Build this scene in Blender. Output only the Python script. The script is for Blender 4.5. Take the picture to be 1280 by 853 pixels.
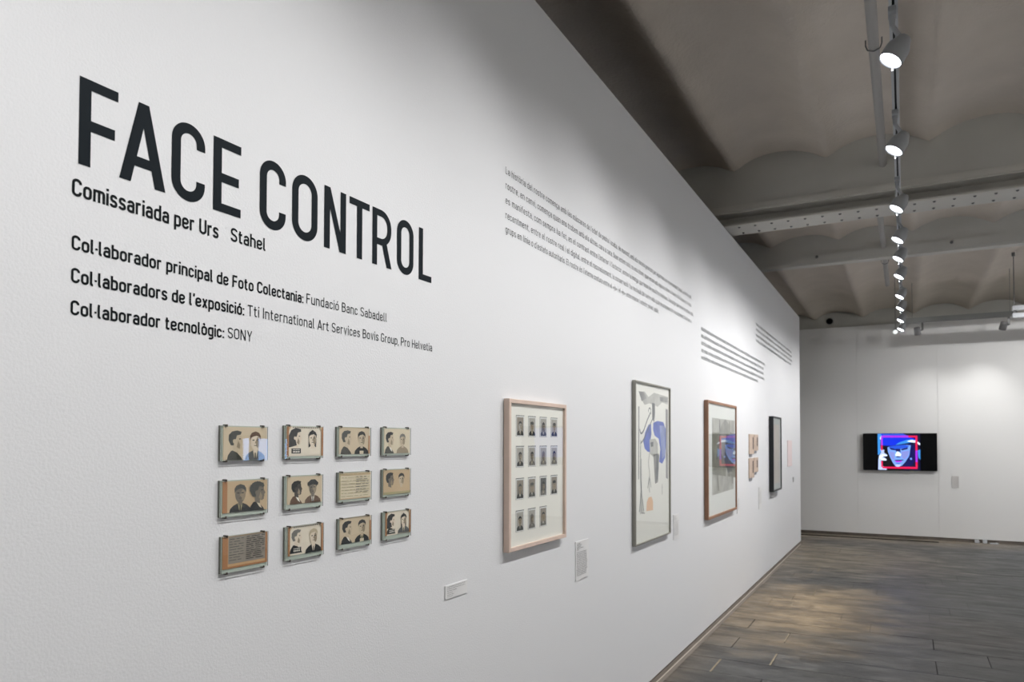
import bpy, bmesh, math, random
from mathutils import Vector, Matrix
from mathutils.geometry import tessellate_polygon
random.seed(7)
SC = bpy.context.scene
COL = SC.collection
for o in list(bpy.data.objects): bpy.data.objects.remove(o)

# ---------------------------------------------------------------- camera
YAW = math.atan(491/915.0); PITCH = math.radians(1.4); ROLL = math.radians(0.15)
fw = Vector((-math.sin(YAW)*math.cos(PITCH), math.cos(YAW)*math.cos(PITCH), math.sin(PITCH)))
ri = Vector((math.cos(YAW), math.sin(YAW), 0)); up = ri.cross(fw)
ri2 = ri*math.cos(ROLL)+up*math.sin(ROLL); up2 = -ri*math.sin(ROLL)+up*math.cos(ROLL)
cd = bpy.data.cameras.new('camera'); cam = bpy.data.objects.new('camera', cd); COL.objects.link(cam)
cam.matrix_world = Matrix(((ri2.x, up2.x, -fw.x, 1.478), (ri2.y, up2.y, -fw.y, 0), (ri2.z, up2.z, -fw.z, 1.6), (0, 0, 0, 1)))
cd.sensor_fit = 'HORIZONTAL'; cd.sensor_width = 36; cd.lens = 915*36/1280
cd.shift_y = 105/1280; cd.clip_start = 0.05
cd.dof.use_dof = True; cd.dof.focus_distance = 2.3; cd.dof.aperture_fstop = 6.3
SC.camera = cam
# ---------------------------------------------------------------- world, exposure
w = bpy.data.worlds.new('world'); SC.world = w; w.use_nodes = True
w.node_tree.nodes['Background'].inputs[0].default_value = (0.8, 0.85, 1, 1)
w.node_tree.nodes['Background'].inputs[1].default_value = 0.1
SC.view_settings.view_transform = 'Standard'; SC.view_settings.look = 'None'
SC.view_settings.gamma = 1; SC.view_settings.use_curve_mapping = False
SC.view_settings.exposure = 0.0
SPOT_W = 98.0        # each track spotlight
SPOT_BACK = 44.0     # spotlights washing the end wall
SPOT_FILL = 350.0  # added unseen row, fills the room with bounced light
CROSS_FILL = 20.0    # added fill lamps of the second row turned to the left wall      # added second track row, washing the opposite wall

# ---------------------------------------------------------------- materials
def lin(c):
    return tuple(((v/255.0)/12.92 if v/255.0 <= .04045 else ((v/255.0+.055)/1.055)**2.4) for v in c)
MATS = {}
def mat(name, rgb=(128,128,128), rough=.6, metal=0, spec=.5, bump=None, emit=0, noise=None):
    """plain principled material; bump=(scale, strength); noise=(scale, amount)"""
    if name in MATS: return MATS[name]
    m = bpy.data.materials.new(name); m.use_nodes = True; nt = m.node_tree; b = nt.nodes['Principled BSDF']
    c = (*lin(rgb), 1)
    b.inputs['Base Color'].default_value = c; b.inputs['Roughness'].default_value = rough
    b.inputs['Metallic'].default_value = metal; b.inputs['Specular IOR Level'].default_value = spec
    if emit:
        b.inputs['Base Color'].default_value = (0.002, 0.002, 0.003, 1)
        b.inputs['Emission Color'].default_value = c; b.inputs['Emission Strength'].default_value = emit
    if noise or bump:
        g = nt.nodes.new('ShaderNodeNewGeometry')
    if noise:
        n = nt.nodes.new('ShaderNodeTexNoise'); n.inputs['Scale'].default_value = noise[0]; n.inputs['Detail'].default_value = 5
        nt.links.new(g.outputs['Position'], n.inputs['Vector'])
        r = nt.nodes.new('ShaderNodeMapRange'); r.inputs['From Min'].default_value = .3; r.inputs['From Max'].default_value = .7
        r.inputs['To Min'].default_value = 1-noise[1]; r.inputs['To Max'].default_value = 1+noise[1]*.4
        nt.links.new(n.outputs['Fac'], r.inputs['Value'])
        mx = nt.nodes.new('ShaderNodeMix'); mx.data_type = 'RGBA'; mx.blend_type = 'MULTIPLY'; mx.inputs['Factor'].default_value = 1
        mx.inputs['A'].default_value = c; nt.links.new(r.outputs['Result'], mx.inputs['B']); nt.links.new(mx.outputs['Result'], b.inputs['Base Color'])
    if bump:
        n2 = nt.nodes.new('ShaderNodeTexNoise'); n2.inputs['Scale'].default_value = bump[0]; n2.inputs['Detail'].default_value = 4
        nt.links.new(g.outputs['Position'], n2.inputs['Vector'])
        bp = nt.nodes.new('ShaderNodeBump'); bp.inputs['Strength'].default_value = bump[1]; bp.inputs['Distance'].default_value = .01
        nt.links.new(n2.outputs['Fac'], bp.inputs['Height']); nt.links.new(bp.outputs['Normal'], b.inputs['Normal'])
    MATS[name] = m; return m

M_WALL = mat('painted_wall', (221,222,224), .75, spec=.25, bump=(160, .12))
M_BACK = mat('end_wall_paint', (222,222,221), .8, spec=.2, bump=(60, .05))
M_ROOM = mat('outer_wall_paint', (226,224,220), .8, spec=.2)
M_CEIL = mat('ceiling_plaster', (214,205,195), .95, spec=.1, bump=(38, .55), noise=(3, .06))
M_BEAM = mat('beam_paint', (196,195,190), .6, spec=.3, bump=(9, .08), noise=(2.5, .05))
M_STEEL = mat('steel_paint', (202,200,194), .5, spec=.4, noise=(5, .05))
M_PLINTH = mat('plinth_grey', (128,119,110), .6, noise=(6, .2))
M_BEAD = mat('bead_sealant', (190,182,170), .6)
M_VINYL = mat('vinyl_black', (9,20,27), .6, spec=.12)
M_TEXT = mat('vinyl_text', (18,22,25), .6, spec=.1)
M_TEXT2 = mat('vinyl_text_light', (42,47,50), .6, spec=.1)
M_TEXTL = mat('vinyl_text_light_weight', (34,38,42), .6, spec=.1)
M_TEXT3 = mat('vinyl_text_grey', (84,90,92), .6, spec=.1)
M_LAMP = mat('lamp_grey_white', (158,161,165), .4)
M_WHITE = mat('lamp_white', (190,193,197), .4)
M_BLACK = mat('black_plastic', (5,6,8), .3, spec=.2)
M_SLOT = mat('track_slot', (12,26,32), .6)
M_GREY = mat('grey_metal', (120,120,120), .4, metal=.6)
M_CLIP = mat('clip_metal', (92,84,76), .35, metal=.7)
M_CARD = mat('caption_card', (222,222,222), .6)
M_PRINT = mat('caption_print', (70,70,72), .7)
M_PRINTL = mat('caption_print_pale', (165,163,162), .7)
M_LENS = mat('lamp_lens', (248,250,255), emit=14)

def glass_mat():
    m = bpy.data.materials.new('picture_glass'); m.use_nodes = True; nt = m.node_tree
    nt.nodes.remove(nt.nodes['Principled BSDF']); out = nt.nodes['Material Output']
    t = nt.nodes.new('ShaderNodeBsdfTransparent'); t.inputs[0].default_value = (.97, .98, .97, 1)
    g = nt.nodes.new('ShaderNodeBsdfGlossy'); g.inputs['Roughness'].default_value = .015
    # Schlick reflectance, the same from both sides of the thin sheet
    ge = nt.nodes.new('ShaderNodeNewGeometry'); dt = nt.nodes.new('ShaderNodeVectorMath'); dt.operation = 'DOT_PRODUCT'
    nt.links.new(ge.outputs['Incoming'], dt.inputs[0]); nt.links.new(ge.outputs['Normal'], dt.inputs[1])
    def q(op, a, b=None):
        n = nt.nodes.new('ShaderNodeMath'); n.operation = op
        for i, v in enumerate((a, b)):
            if isinstance(v, (int, float)): n.inputs[i].default_value = v
            elif v is not None: nt.links.new(v, n.inputs[i])
        return n.outputs[0]
    F = q('ADD', .05, q('MULTIPLY', .95, q('POWER', q('SUBTRACT', 1.0, q('ABSOLUTE', dt.outputs['Value'])), 5.0)))
    x = nt.nodes.new('ShaderNodeMixShader')
    nt.links.new(F, x.inputs[0]); nt.links.new(t.outputs[0], x.inputs[1]); nt.links.new(g.outputs[0], x.inputs[2])
    nt.links.new(x.outputs[0], out.inputs[0]); return m
M_GLASS = glass_mat()
M_GEDGE = mat('glass_edge', (176,186,176), .3)
M_GEDGED = mat('glass_edge_dark', (112,114,104), .3)

def floor_mat():
    m = bpy.data.materials.new('floor_stone'); m.use_nodes = True; nt = m.node_tree; N = nt.nodes; L = nt.links
    b = N['Principled BSDF']; g = N.new('ShaderNodeNewGeometry'); oi = N.new('ShaderNodeObjectInfo')
    def noise(sc, scale, det=5, off=(0,0,0)):
        mp = N.new('ShaderNodeMapping'); mp.inputs['Scale'].default_value = sc; mp.inputs['Location'].default_value = off
        n = N.new('ShaderNodeTexNoise'); n.inputs['Scale'].default_value = scale; n.inputs['Detail'].default_value = det; n.inputs['Roughness'].default_value = .62
        L.new(g.outputs['Position'], mp.inputs['Vector']); L.new(mp.outputs[0], n.inputs['Vector']); return n.outputs['Fac']
    def rng(src, a, c, lo=0, hi=1):
        r = N.new('ShaderNodeMapRange'); r.interpolation_type = 'SMOOTHSTEP'
        for k, v in zip(('From Min','From Max','To Min','To Max'), (a, c, lo, hi)): r.inputs[k].default_value = v
        L.new(src, r.inputs['Value']); return r.outputs['Result']
    def mix(a, c, f, mode='MIX'):
        x = N.new('ShaderNodeMix'); x.data_type = 'RGBA'; x.blend_type = mode
        for s, v in (('A', a), ('B', c), ('Factor', f)):
            if isinstance(v, (tuple, float, int)):
                x.inputs[s].default_value = v if s == 'Factor' else (*v, 1)
            else: L.new(v, x.inputs[s])
        return x.outputs['Result']
    def math_(op, a, c):
        q = N.new('ShaderNodeMath'); q.operation = op
        for i, v in enumerate((a, c)):
            if isinstance(v, (float, int)): q.inputs[i].default_value = v
            else: L.new(v, q.inputs[i])
        return q.outputs[0]
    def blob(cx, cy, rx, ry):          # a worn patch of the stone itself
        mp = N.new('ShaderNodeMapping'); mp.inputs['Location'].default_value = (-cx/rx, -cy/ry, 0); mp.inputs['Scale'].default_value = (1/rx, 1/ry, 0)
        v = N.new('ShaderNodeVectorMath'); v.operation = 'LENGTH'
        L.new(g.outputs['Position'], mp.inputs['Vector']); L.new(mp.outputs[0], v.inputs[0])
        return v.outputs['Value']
    streak = noise((1.0, 3.6, 1), 2.6, 9); broad = noise((1, 1.6, 1), .8, 4, (3, 1, 0)); fine = noise((3, 16, 1), 4, 5, (9, 2, 0))
    c = mix((.026,.027,.027), (.085,.084,.081), rng(streak, .36, .64))
    c = mix(c, (.062,.060,.052), rng(broad, .45, .7, 0, .6))
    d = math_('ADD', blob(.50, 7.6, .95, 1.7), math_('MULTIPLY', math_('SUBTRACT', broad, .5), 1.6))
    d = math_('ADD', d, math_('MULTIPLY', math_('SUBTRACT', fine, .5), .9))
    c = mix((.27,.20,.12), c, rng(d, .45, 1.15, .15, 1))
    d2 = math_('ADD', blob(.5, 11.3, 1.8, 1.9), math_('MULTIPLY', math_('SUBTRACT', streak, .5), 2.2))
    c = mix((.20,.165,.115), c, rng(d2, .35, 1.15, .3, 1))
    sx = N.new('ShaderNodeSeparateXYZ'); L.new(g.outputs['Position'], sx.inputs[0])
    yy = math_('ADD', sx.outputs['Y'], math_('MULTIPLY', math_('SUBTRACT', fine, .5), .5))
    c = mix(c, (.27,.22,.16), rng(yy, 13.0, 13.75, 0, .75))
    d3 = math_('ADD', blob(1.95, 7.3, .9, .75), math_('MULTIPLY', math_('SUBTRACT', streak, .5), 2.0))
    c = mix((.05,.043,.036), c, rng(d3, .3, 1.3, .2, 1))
    c = mix(c, (.10,.115,.14), rng(math_('ADD', sx.outputs['X'], math_('MULTIPLY', streak, .8)), 2.4, 4, 0, .45))  # bluish reflected light towards the right, put into the floor colour
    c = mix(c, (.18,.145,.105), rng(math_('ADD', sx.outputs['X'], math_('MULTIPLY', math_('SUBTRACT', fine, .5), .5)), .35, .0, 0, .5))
    v = math_('ADD', .86, math_('MULTIPLY', oi.outputs['Random'], .24))
    c = mix(c, (1,1,1), 0.0)
    mm = N.new('ShaderNodeMix'); mm.data_type = 'RGBA'; mm.blend_type = 'MULTIPLY'; mm.inputs['Factor'].default_value = 1
    L.new(c, mm.inputs['A']); L.new(v, mm.inputs['B']); c = mm.outputs['Result']
    mot = noise((1.0, 1.7, 1), 2.4, 8, (2, 7, 0)); v2 = rng(mot, .36, .64, .58, 1.34)
    mm = N.new('ShaderNodeMix'); mm.data_type = 'RGBA'; mm.blend_type = 'MULTIPLY'; mm.inputs['Factor'].default_value = 1
    L.new(c, mm.inputs['A']); L.new(v2, mm.inputs['B']); c = mm.outputs['Result']
    sp = rng(fine, .36, .66, .78, 1.16)
    mm = N.new('ShaderNodeMix'); mm.data_type = 'RGBA'; mm.blend_type = 'MULTIPLY'; mm.inputs['Factor'].default_value = 1
    L.new(c, mm.inputs['A']); L.new(sp, mm.inputs['B']); c = mm.outputs['Result']
    L.new(c, b.inputs['Base Color'])
    L.new(rng(streak, .3, .7, .30, .52), b.inputs['Roughness']); b.inputs['Specular IOR Level'].default_value = .4
    bp = N.new('ShaderNodeBump'); bp.inputs['Strength'].default_value = .25; bp.inputs['Distance'].default_value = .01
    L.new(fine, bp.inputs['Height']); L.new(bp.outputs['Normal'], b.inputs['Normal'])
    return m
M_FLOOR = floor_mat()
M_JOINT = mat('floor_joint', (34,32,30), .85, noise=(3, .3))
M_JOINTL = mat('floor_joint_worn', (150,138,118), .85, noise=(30, .3))

# ---------------------------------------------------------------- mesh helpers
class MB:
    def __init__(s): s.v = []; s.f = []; s.mi = []; s.mats = []; s.sm = []
    def m(s, material):
        if material not in s.mats: s.mats.append(material)
        return s.mats.index(material)
    def add(s, vs, fs, material, smooth=False):
        k = len(s.v); s.v += [tuple(p) for p in vs]; i = s.m(material)
        for f in fs: s.f.append(tuple(k+q for q in f)); s.mi.append(i); s.sm.append(smooth)
        return s
    def box(s, lo, hi, material):
        x0,y0,z0 = lo; x1,y1,z1 = hi
        return s.add([(x0,y0,z0),(x1,y0,z0),(x1,y1,z0),(x0,y1,z0),(x0,y0,z1),(x1,y0,z1),(x1,y1,z1),(x0,y1,z1)],
              [(0,3,2,1),(4,5,6,7),(0,1,5,4),(1,2,6,5),(2,3,7,6),(3,0,4,7)], material)
    def bevbox(s, lo, hi, material, b=.002):
        bm = bmesh.new(); bmesh.ops.create_cube(bm, size=1)
        for v in bm.verts: v.co = Vector([(lo[i]+hi[i])/2+v.co[i]*(hi[i]-lo[i]) for i in range(3)])
        bmesh.ops.bevel(bm, geom=bm.edges[:], offset=b, segments=2, affect='EDGES')
        bm.verts.index_update()
        s.add([v.co[:] for v in bm.verts], [[v.index for v in f.verts] for f in bm.faces], material); bm.free(); return s
    def tube(s, a, b_, r0, r1, material, n=20, caps=True, smooth=True):
        a = Vector(a); b_ = Vector(b_); d = (b_-a).normalized()
        u = d.orthogonal().normalized(); v = d.cross(u)
        vs = []
        for p, r in ((a, r0), (b_, r1)):
            for i in range(n): t = 2*math.pi*i/n; vs.append(p+(u*math.cos(t)+v*math.sin(t))*r)
        s.add(vs, [(i, (i+1)%n, n+(i+1)%n, n+i) for i in range(n)], material, smooth)
        if caps:
            s.add(vs[:n], [tuple(range(n-1,-1,-1))], material); s.add(vs[n:], [tuple(range(n))], material)
        return s
    def lathe(s, a, d, prof, material, n=28, smooth=True):
        """profile (distance along d, radius) spun round the axis a + t d"""
        a = Vector(a); d = Vector(d).normalized(); u = d.orthogonal().normalized(); v = d.cross(u); vs = []
        for t, r in prof:
            for i in range(n): q = 2*math.pi*i/n; vs.append(a+d*t+(u*math.cos(q)+v*math.sin(q))*r)
        fs = [(j*n+i, j*n+(i+1)%n, (j+1)*n+(i+1)%n, (j+1)*n+i) for j in range(len(prof)-1) for i in range(n)]
        return s.add(vs, fs, material, smooth)
    def poly(s, pts3, material):
        """flat polygon through 3D points, any outline"""
        tri = tessellate_polygon([[Vector(p) for p in pts3]])
        return s.add(pts3, [tuple(t) for t in tri], material)
    def build(s, name, parent=None, origin=None):
        me = bpy.data.meshes.new(name)
        vs = s.v if origin is None else [(p[0]-origin[0], p[1]-origin[1], p[2]-origin[2]) for p in s.v]
        me.from_pydata(vs, [], s.f)
        for m_ in s.mats: me.materials.append(m_)
        me.polygons.foreach_set('material_index', s.mi); me.polygons.foreach_set('use_smooth', s.sm)
        me.update(); o = bpy.data.objects.new(name, me); COL.objects.link(o)
        if parent: o.parent = parent
        if origin is not None: o.location = origin
        return o
def tag(o, label=None, cat=None, group=None, kind=None):
    for k, v in (('label', label), ('category', cat), ('group', group), ('kind', kind)):
        if v: o[k] = v
    return o
def empty(name, loc, label=None, cat=None, group=None):
    o = bpy.data.objects.new(name, None); COL.objects.link(o); o.location = loc; o.empty_display_size = .05
    return tag(o, label, cat, group)
def adopt(root, o):         # parts are meshed in world metres, the thing's empty sits at its base
    o.parent = root; o.matrix_parent_inverse = Matrix.Translation(root.location).inverted(); return o
def subpart(par, name, mb, label=None):   # a part's own piece (parts keep an identity world matrix)
    o = mb.build(name); o.parent = par
    if label: o['label'] = label
    return o
def part(root, name, mb, label=None):
    o = mb.build(name); adopt(root, o)
    if label: o['label'] = label
    return o

# ---------------------------------------------------------------- the room
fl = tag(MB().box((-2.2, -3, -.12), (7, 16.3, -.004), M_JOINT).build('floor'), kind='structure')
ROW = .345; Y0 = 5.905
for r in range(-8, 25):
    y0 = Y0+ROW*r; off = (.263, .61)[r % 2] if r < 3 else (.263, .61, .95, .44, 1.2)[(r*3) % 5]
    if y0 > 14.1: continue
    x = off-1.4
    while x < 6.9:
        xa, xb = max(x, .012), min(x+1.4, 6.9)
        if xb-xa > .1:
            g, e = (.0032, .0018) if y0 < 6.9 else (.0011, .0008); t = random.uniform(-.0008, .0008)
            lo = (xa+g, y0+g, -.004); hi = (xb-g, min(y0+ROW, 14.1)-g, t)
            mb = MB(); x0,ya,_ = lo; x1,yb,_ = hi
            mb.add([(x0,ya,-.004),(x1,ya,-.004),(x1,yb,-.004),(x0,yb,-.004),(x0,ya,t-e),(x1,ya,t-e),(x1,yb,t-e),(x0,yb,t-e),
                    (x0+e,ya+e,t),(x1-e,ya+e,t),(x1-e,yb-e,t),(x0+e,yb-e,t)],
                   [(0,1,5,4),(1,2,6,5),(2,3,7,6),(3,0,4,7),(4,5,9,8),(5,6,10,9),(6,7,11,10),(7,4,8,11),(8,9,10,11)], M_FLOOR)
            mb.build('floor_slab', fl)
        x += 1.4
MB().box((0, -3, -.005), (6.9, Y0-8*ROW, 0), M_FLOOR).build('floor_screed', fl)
MB().box((-2.1, 12.6, -.005), (.012, 14.1, -.0005), M_FLOOR).build('floor_screed', fl)
# pale filler left in some cross joints by the wall
fj = MB()
for x, ya, yb in ((.26, 5.22, 5.55), (.605, 5.57, 5.9), (.605, 6.28, 6.56), (.47, 7.7, 7.95), (.61, 8.3, 8.6), (.5, 9.9, 10.2)):
    fj.box((x-.006, ya, -.002), (x+.006, yb, .0012), M_JOINTL)
fj.build('joint_filler', fl)

wl = tag(MB().box((-.13, -3, .05), (0, 12.52, 3.632), M_WALL).build('wall_left'), kind='structure')
tag(MB().box((-.13, -3, 0), (-.012, 12.50, .05), M_PLINTH).box((-.012, -3, 0), (-.001, 12.52, .034), M_PLINTH).build('baseboard_left'), kind='structure')
tag(MB().box((-.001, -3, 0), (.006, 12.52, .006), M_BEAD).build('trim_1'), kind='structure')
tag(MB().box((.006, -3, 0), (.034, 12.52, .0025), M_PLINTH).build('trim_2'), kind='structure')
# end wall in sheets with fine seams
wb = tag(MB().box((-2.2, 14.115, .05), (7, 14.2, 3.66), M_BACK).build('wall_back'), kind='structure')
xs = [-2.2, -1.7, -.48, .746, 1.966, 3.19, 4.41, 5.63, 7]
for i in range(len(xs)-1):
    MB().box((xs[i]+.0012, 14.1, .05), (xs[i+1]-.0012, 14.115, 3.645), M_BACK).build('wall_panel', wb)
tag(MB().box((-2.2, 14.125, 0), (7, 14.19, .05), M_PLINTH).build('baseboard_back'), kind='structure')
tag(MB().box((-2.2, 16.2, 0), (7, 16.3, 4.7), M_BEAM).build('wall_end'), kind='structure')
tag(MB().box((7, -3.1, 0), (7.1, 16.3, 4.7), M_ROOM).build('wall_right'), kind='structure')
tag(MB().box((-2.3, -3.1, 0), (-2.2, 16.3, 4.7), M_ROOM).build('wall_outer'), kind='structure')
tag(MB().box((-2.3, -3.2, 0), (7.1, -3.1, 4.7), M_ROOM).build('wall_rear'), kind='structure')

# ceiling: shallow plaster vaults running along the room between cross beams
def vault(y0, y1, x0, pitch, zc, rise):
    prof = []
    k = math.floor((-2.3-x0)/pitch)
    x = x0+k*pitch
    while x < 7.1:
        for j in range(16):
            u = j/16.0; d = abs(2*u-1)
            z = zc+rise*(1-d**2.3)
            e = min(u, 1-u)                    # blunt plastered edge between two vaults
            if e < .05: z += .012*(1-e/.05)**2
            prof.append((x+u*pitch, z))
        x += pitch
    ny = max(2, int((y1-y0)/.25)); vs = []
    for j in range(ny+1):
        y = y0+(y1-y0)*j/ny
        for i, (px, pz) in enumerate(prof):
            wob = .006*math.sin(y*1.7+i*.13)+.004*math.sin(y*4.1-i*.31)
            vs.append((px, y, pz+wob))
    n = len(prof)
    fs = [(j*n+i, (j+1)*n+i, (j+1)*n+i+1, j*n+i+1) for j in range(ny) for i in range(n-1)]
    return vs, fs
cb = tag(MB().box((-2.3, -3.1, 4.62), (7.1, 16.3, 4.7), M_CEIL).build('ceiling'), kind='structure')
for args in ((-3.1, 6.99, .09, .795, 4.13, .13), (7.0, 9.94, -.04, .812, 4.135, .125), (9.95, 16.25, -.143, .903, 4.13, .155)):
    MB().add(*vault(*args), M_CEIL, True).build('vault', cb)

# riveted steel beam under a deep plastered web
def beam_one():
    o = MB()
    X0, X1 = -2.2, 7.0
    o.box((X0, 6.98, 3.81), (X1, 7.34, 4.62), M_BEAM)
    web = tag(o.build('trim_3'), kind='structure')
    s = MB()
    s.bevbox((X0, 6.955, 3.755), (X1, 7.365, 3.825), M_STEEL, .012)
    s.box((X0, 7.14, 3.66), (X1, 7.19, 3.77), M_STEEL)
    s.bevbox((X0, 6.985, 3.642), (X1, 7.335, 3.662), M_STEEL, .004)
    s.build('steel_girder', web)
    rv = MB(); x = .12
    while x < 6.9:
        for y in (7.06, 7.26):
            rv.lathe((x, y, 3.642), (0, 0, -1), [(0, .013), (.006, .011), (.010, .006), (.011, .0001)], M_GREY, n=8)
        x += .145
    # rivets are countless small heads: one part
    r = rv.build('rivets', web); r['kind'] = 'stuff'
beam_one()
b2 = tag(MB().box((-2.2, 9.93, 4.0), (7, 10.05, 4.62), M_BEAM).build('trim_4'), kind='structure')
MB().bevbox((-2.2, 9.905, 3.878), (7, 10.07, 4.0), M_BEAM, .012).build('beam_web', b2)
MB().bevbox((-2.2, 9.93, 3.868), (7, 10.08, 3.880), M_STEEL, .003).build('beam_flange', b2)
for x in (.52, 1.98):
    MB().lathe((x, 9.905, 3.955), (0, -1, 0), [(0, .018), (.02, .016), (.024, .0001)], M_GREY, n=10).build('bolt', b2)

# ---------------------------------------------------------------- stroke lettering
HB = .065
W = .33
XT = .665
G = {   # (width between outer stroke centres, [(points, closed, corner radius), ...])
 'a': (.31, [([(.02,.53),(.02,XT),(.31,XT),(.31,0)],0,.15), ([(.31,.40),(0,.40),(0,HB),(.31,HB)],0,.13)]),
 'b': (W, [([(0,1),(0,0)],0,0), ([(0,XT),(W,XT),(W,HB),(0,HB)],0,.15)]),
 'c': (.29, [([(.29,.5),(.29,XT),(0,XT),(0,HB),(.29,HB),(.29,.23)],0,.145)]),
 'd': (W, [([(W,1),(W,0)],0,0), ([(W,XT),(0,XT),(0,HB),(W,HB)],0,.15)]),
 'e': (W, [([(W,.22),(W,HB),(0,HB),(0,XT),(W,XT),(W,.36),(0,.36)],0,.15)]),
 'f': (.24, [([(.27,.94),(.09,.94),(.09,0)],0,.12), ([(-.02,.66),(.25,.66)],0,0)]),
 'g': (W, [([(W,XT),(0,XT),(0,HB),(W,HB)],0,.15), ([(W,.73),(W,-.2),(.02,-.2)],0,.14)]),
 'h': (W, [([(0,1),(0,0)],0,0), ([(0,XT),(W,XT),(W,0)],0,.15)]),
 'i': (.0, [([(0,.73),(0,0)],0,0), ([(0,.86),(0,1)],0,0)]),
 'j': (.04, [([(.04,.73),(.04,-.2),(-.1,-.2)],0,.1), ([(.04,.86),(.04,1)],0,0)]),
 'l': (.08, [([(0,1),(0,HB),(.12,HB)],0,.09)]),
 'm': (.52, [([(0,.73),(0,0)],0,0), ([(0,XT),(.26,XT),(.26,0)],0,.12), ([(.2,XT),(.52,XT),(.52,0)],0,.12)]),
 'n': (W, [([(0,.73),(0,0)],0,0), ([(0,XT),(W,XT),(W,0)],0,.15)]),
 'o': (W, [([(0,HB),(0,XT),(W,XT),(W,HB)],1,.155)]),
 'p': (W, [([(0,.73),(0,-.25)],0,0), ([(0,XT),(W,XT),(W,HB),(0,HB)],0,.15)]),
 'q': (W, [([(W,.73),(W,-.25)],0,0), ([(W,XT),(0,XT),(0,HB),(W,HB)],0,.15)]),
 'r': (.2, [([(0,.73),(0,0)],0,0), ([(0,.5),(0,XT),(.24,XT)],0,.12)]),
 's': (.29, [([(.28,.54),(.28,XT),(.01,XT),(.01,.39),(.29,.33),(.29,HB),(0,HB),(0,.18)],0,.12)]),
 't': (.2, [([(.06,.92),(.06,HB),(.24,HB)],0,.11), ([(-.05,XT),(.22,XT)],0,0)]),
 'u': (W, [([(0,.73),(0,HB),(W,HB)],0,.15), ([(W,.73),(W,0)],0,0)]),
 'v': (.32, [([(0,.73),(.16,.03),(.32,.73)],0,0)]),
 'x': (.3, [([(0,.73),(.3,0)],0,0), ([(.3,.73),(0,0)],0,0)]),
 'y': (.32, [([(0,.73),(.16,.04)],0,0), ([(.32,.73),(.1,-.25)],0,0)]),
 'z': (.28, [([(0,XT),(.28,XT),(0,HB),(.28,HB)],0,0)]),
 ' ': (.0, []), '.': (0, [([(0,0),(0,.13)],0,0)]), ',': (0, [([(.02,.13),(-.02,-.12)],0,0)]),
 ':': (0, [([(0,0),(0,.13)],0,0), ([(0,.5),(0,.63)],0,0)]), '\u00b7': (0, [([(0,.33),(0,.46)],0,0)]),
 "'": (0, [([(0,.76),(.02,1)],0,0)]),
 '\u00ab': (.3, [([(.14,.55),(.0,.37),(.14,.18)],0,0), ([(.3,.55),(.16,.37),(.3,.18)],0,0)]),
 '\u00bb': (.3, [([(0,.55),(.14,.37),(0,.18)],0,0), ([(.16,.55),(.3,.37),(.16,.18)],0,0)]),
 'C': (.38, [([(.38,.72),(.38,1-HB),(0,1-HB),(0,HB),(.38,HB),(.38,.28)],0,.19)]),
 'O': (.41, [([(0,HB),(0,1-HB),(.41,1-HB),(.41,HB)],1,.2)]),
 'F': (.33, [([(0,0),(0,1)],0,0), ([(0,1-HB),(.36,1-HB)],0,0), ([(0,.5),(.32,.5)],0,0)]),
 'E': (.34, [([(0,0),(0,1)],0,0), ([(0,1-HB),(.36,1-HB)],0,0), ([(0,.5),(.32,.5)],0,0), ([(0,HB),(.36,HB)],0,0)]),
 'L': (.32, [([(0,1),(0,0)],0,0), ([(0,HB),(.35,HB)],0,0)]),
 'T': (.4, [([(.2,1),(.2,0)],0,0), ([(-.04,1-HB),(.44,1-HB)],0,0)]),
 'I': (0, [([(0,1),(0,0)],0,0)]),
 'H': (.4, [([(0,1),(0,0)],0,0), ([(.4,1),(.4,0)],0,0), ([(0,.5),(.4,.5)],0,0)]),
 'U': (.39, [([(0,1),(0,HB),(.39,HB),(.39,1)],0,.19)]),
 'S': (.38, [([(.38,.78),(.38,1-HB),(0,1-HB),(0,.56),(.38,.45),(.38,HB),(0,HB),(0,.24)],0,.17)]),
 'B': (.38, [([(0,1-HB),(.36,1-HB),(.36,.53),(0,.53)],0,.17), ([(0,.53),(.38,.53),(.38,HB),(0,HB)],0,.18), ([(0,1),(0,0)],0,0)]),
 'P': (.38, [([(0,1-HB),(.38,1-HB),(.38,.44),(0,.44)],0,.18), ([(0,1),(0,0)],0,0)]),
 'R': (.38, [([(0,1-HB),(.38,1-HB),(.38,.47),(0,.47)],0,.18), ([(0,1),(0,0)],0,0), ([(.2,.47),(.39,0)],0,0)]),
 'G': (.38, [([(.38,.75),(.38,1-HB),(0,1-HB),(0,HB),(.38,HB),(.38,.48),(.2,.48)],0,.18)]),
 'Q': (.41, [([(0,HB),(0,1-HB),(.41,1-HB),(.41,HB)],1,.2), ([(.24,.2),(.42,0)],0,0)]),
 'A': (.42, [([(-.02,0),(.21,1)],0,0), ([(.44,0),(.21,1)],0,0), ([(.05,.26),(.37,.26)],0,0)]),
 'N': (.42, [([(0,0),(0,1)],0,0), ([(.42,0),(.42,1)],0,0), ([(.01,.97),(.41,.03)],0,0)]),
 'Y': (.42, [([(0,1),(.21,.42),(.21,0)],0,0), ([(.42,1),(.21,.42)],0,0)]),
 'D': (.4, [([(0,HB),(0,1-HB),(.4,1-HB),(.4,HB)],1,.17)]),
}
def accent(base, extra):
    w_, s_ = G[base]; return (w_, list(s_)+extra)
G['\u00f3'] = accent('o', [([(.14,.8),(.24,.98)],0,0)]); G['\u00f2'] = accent('o', [([(.2,.8),(.09,.98)],0,0)])
G['\u00e9'] = accent('e', [([(.14,.8),(.24,.98)],0,0)]); G['\u00e8'] = accent('e', [([(.2,.8),(.09,.98)],0,0)])
G['\u00e0'] = accent('a', [([(.2,.8),(.09,.98)],0,0)])
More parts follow.
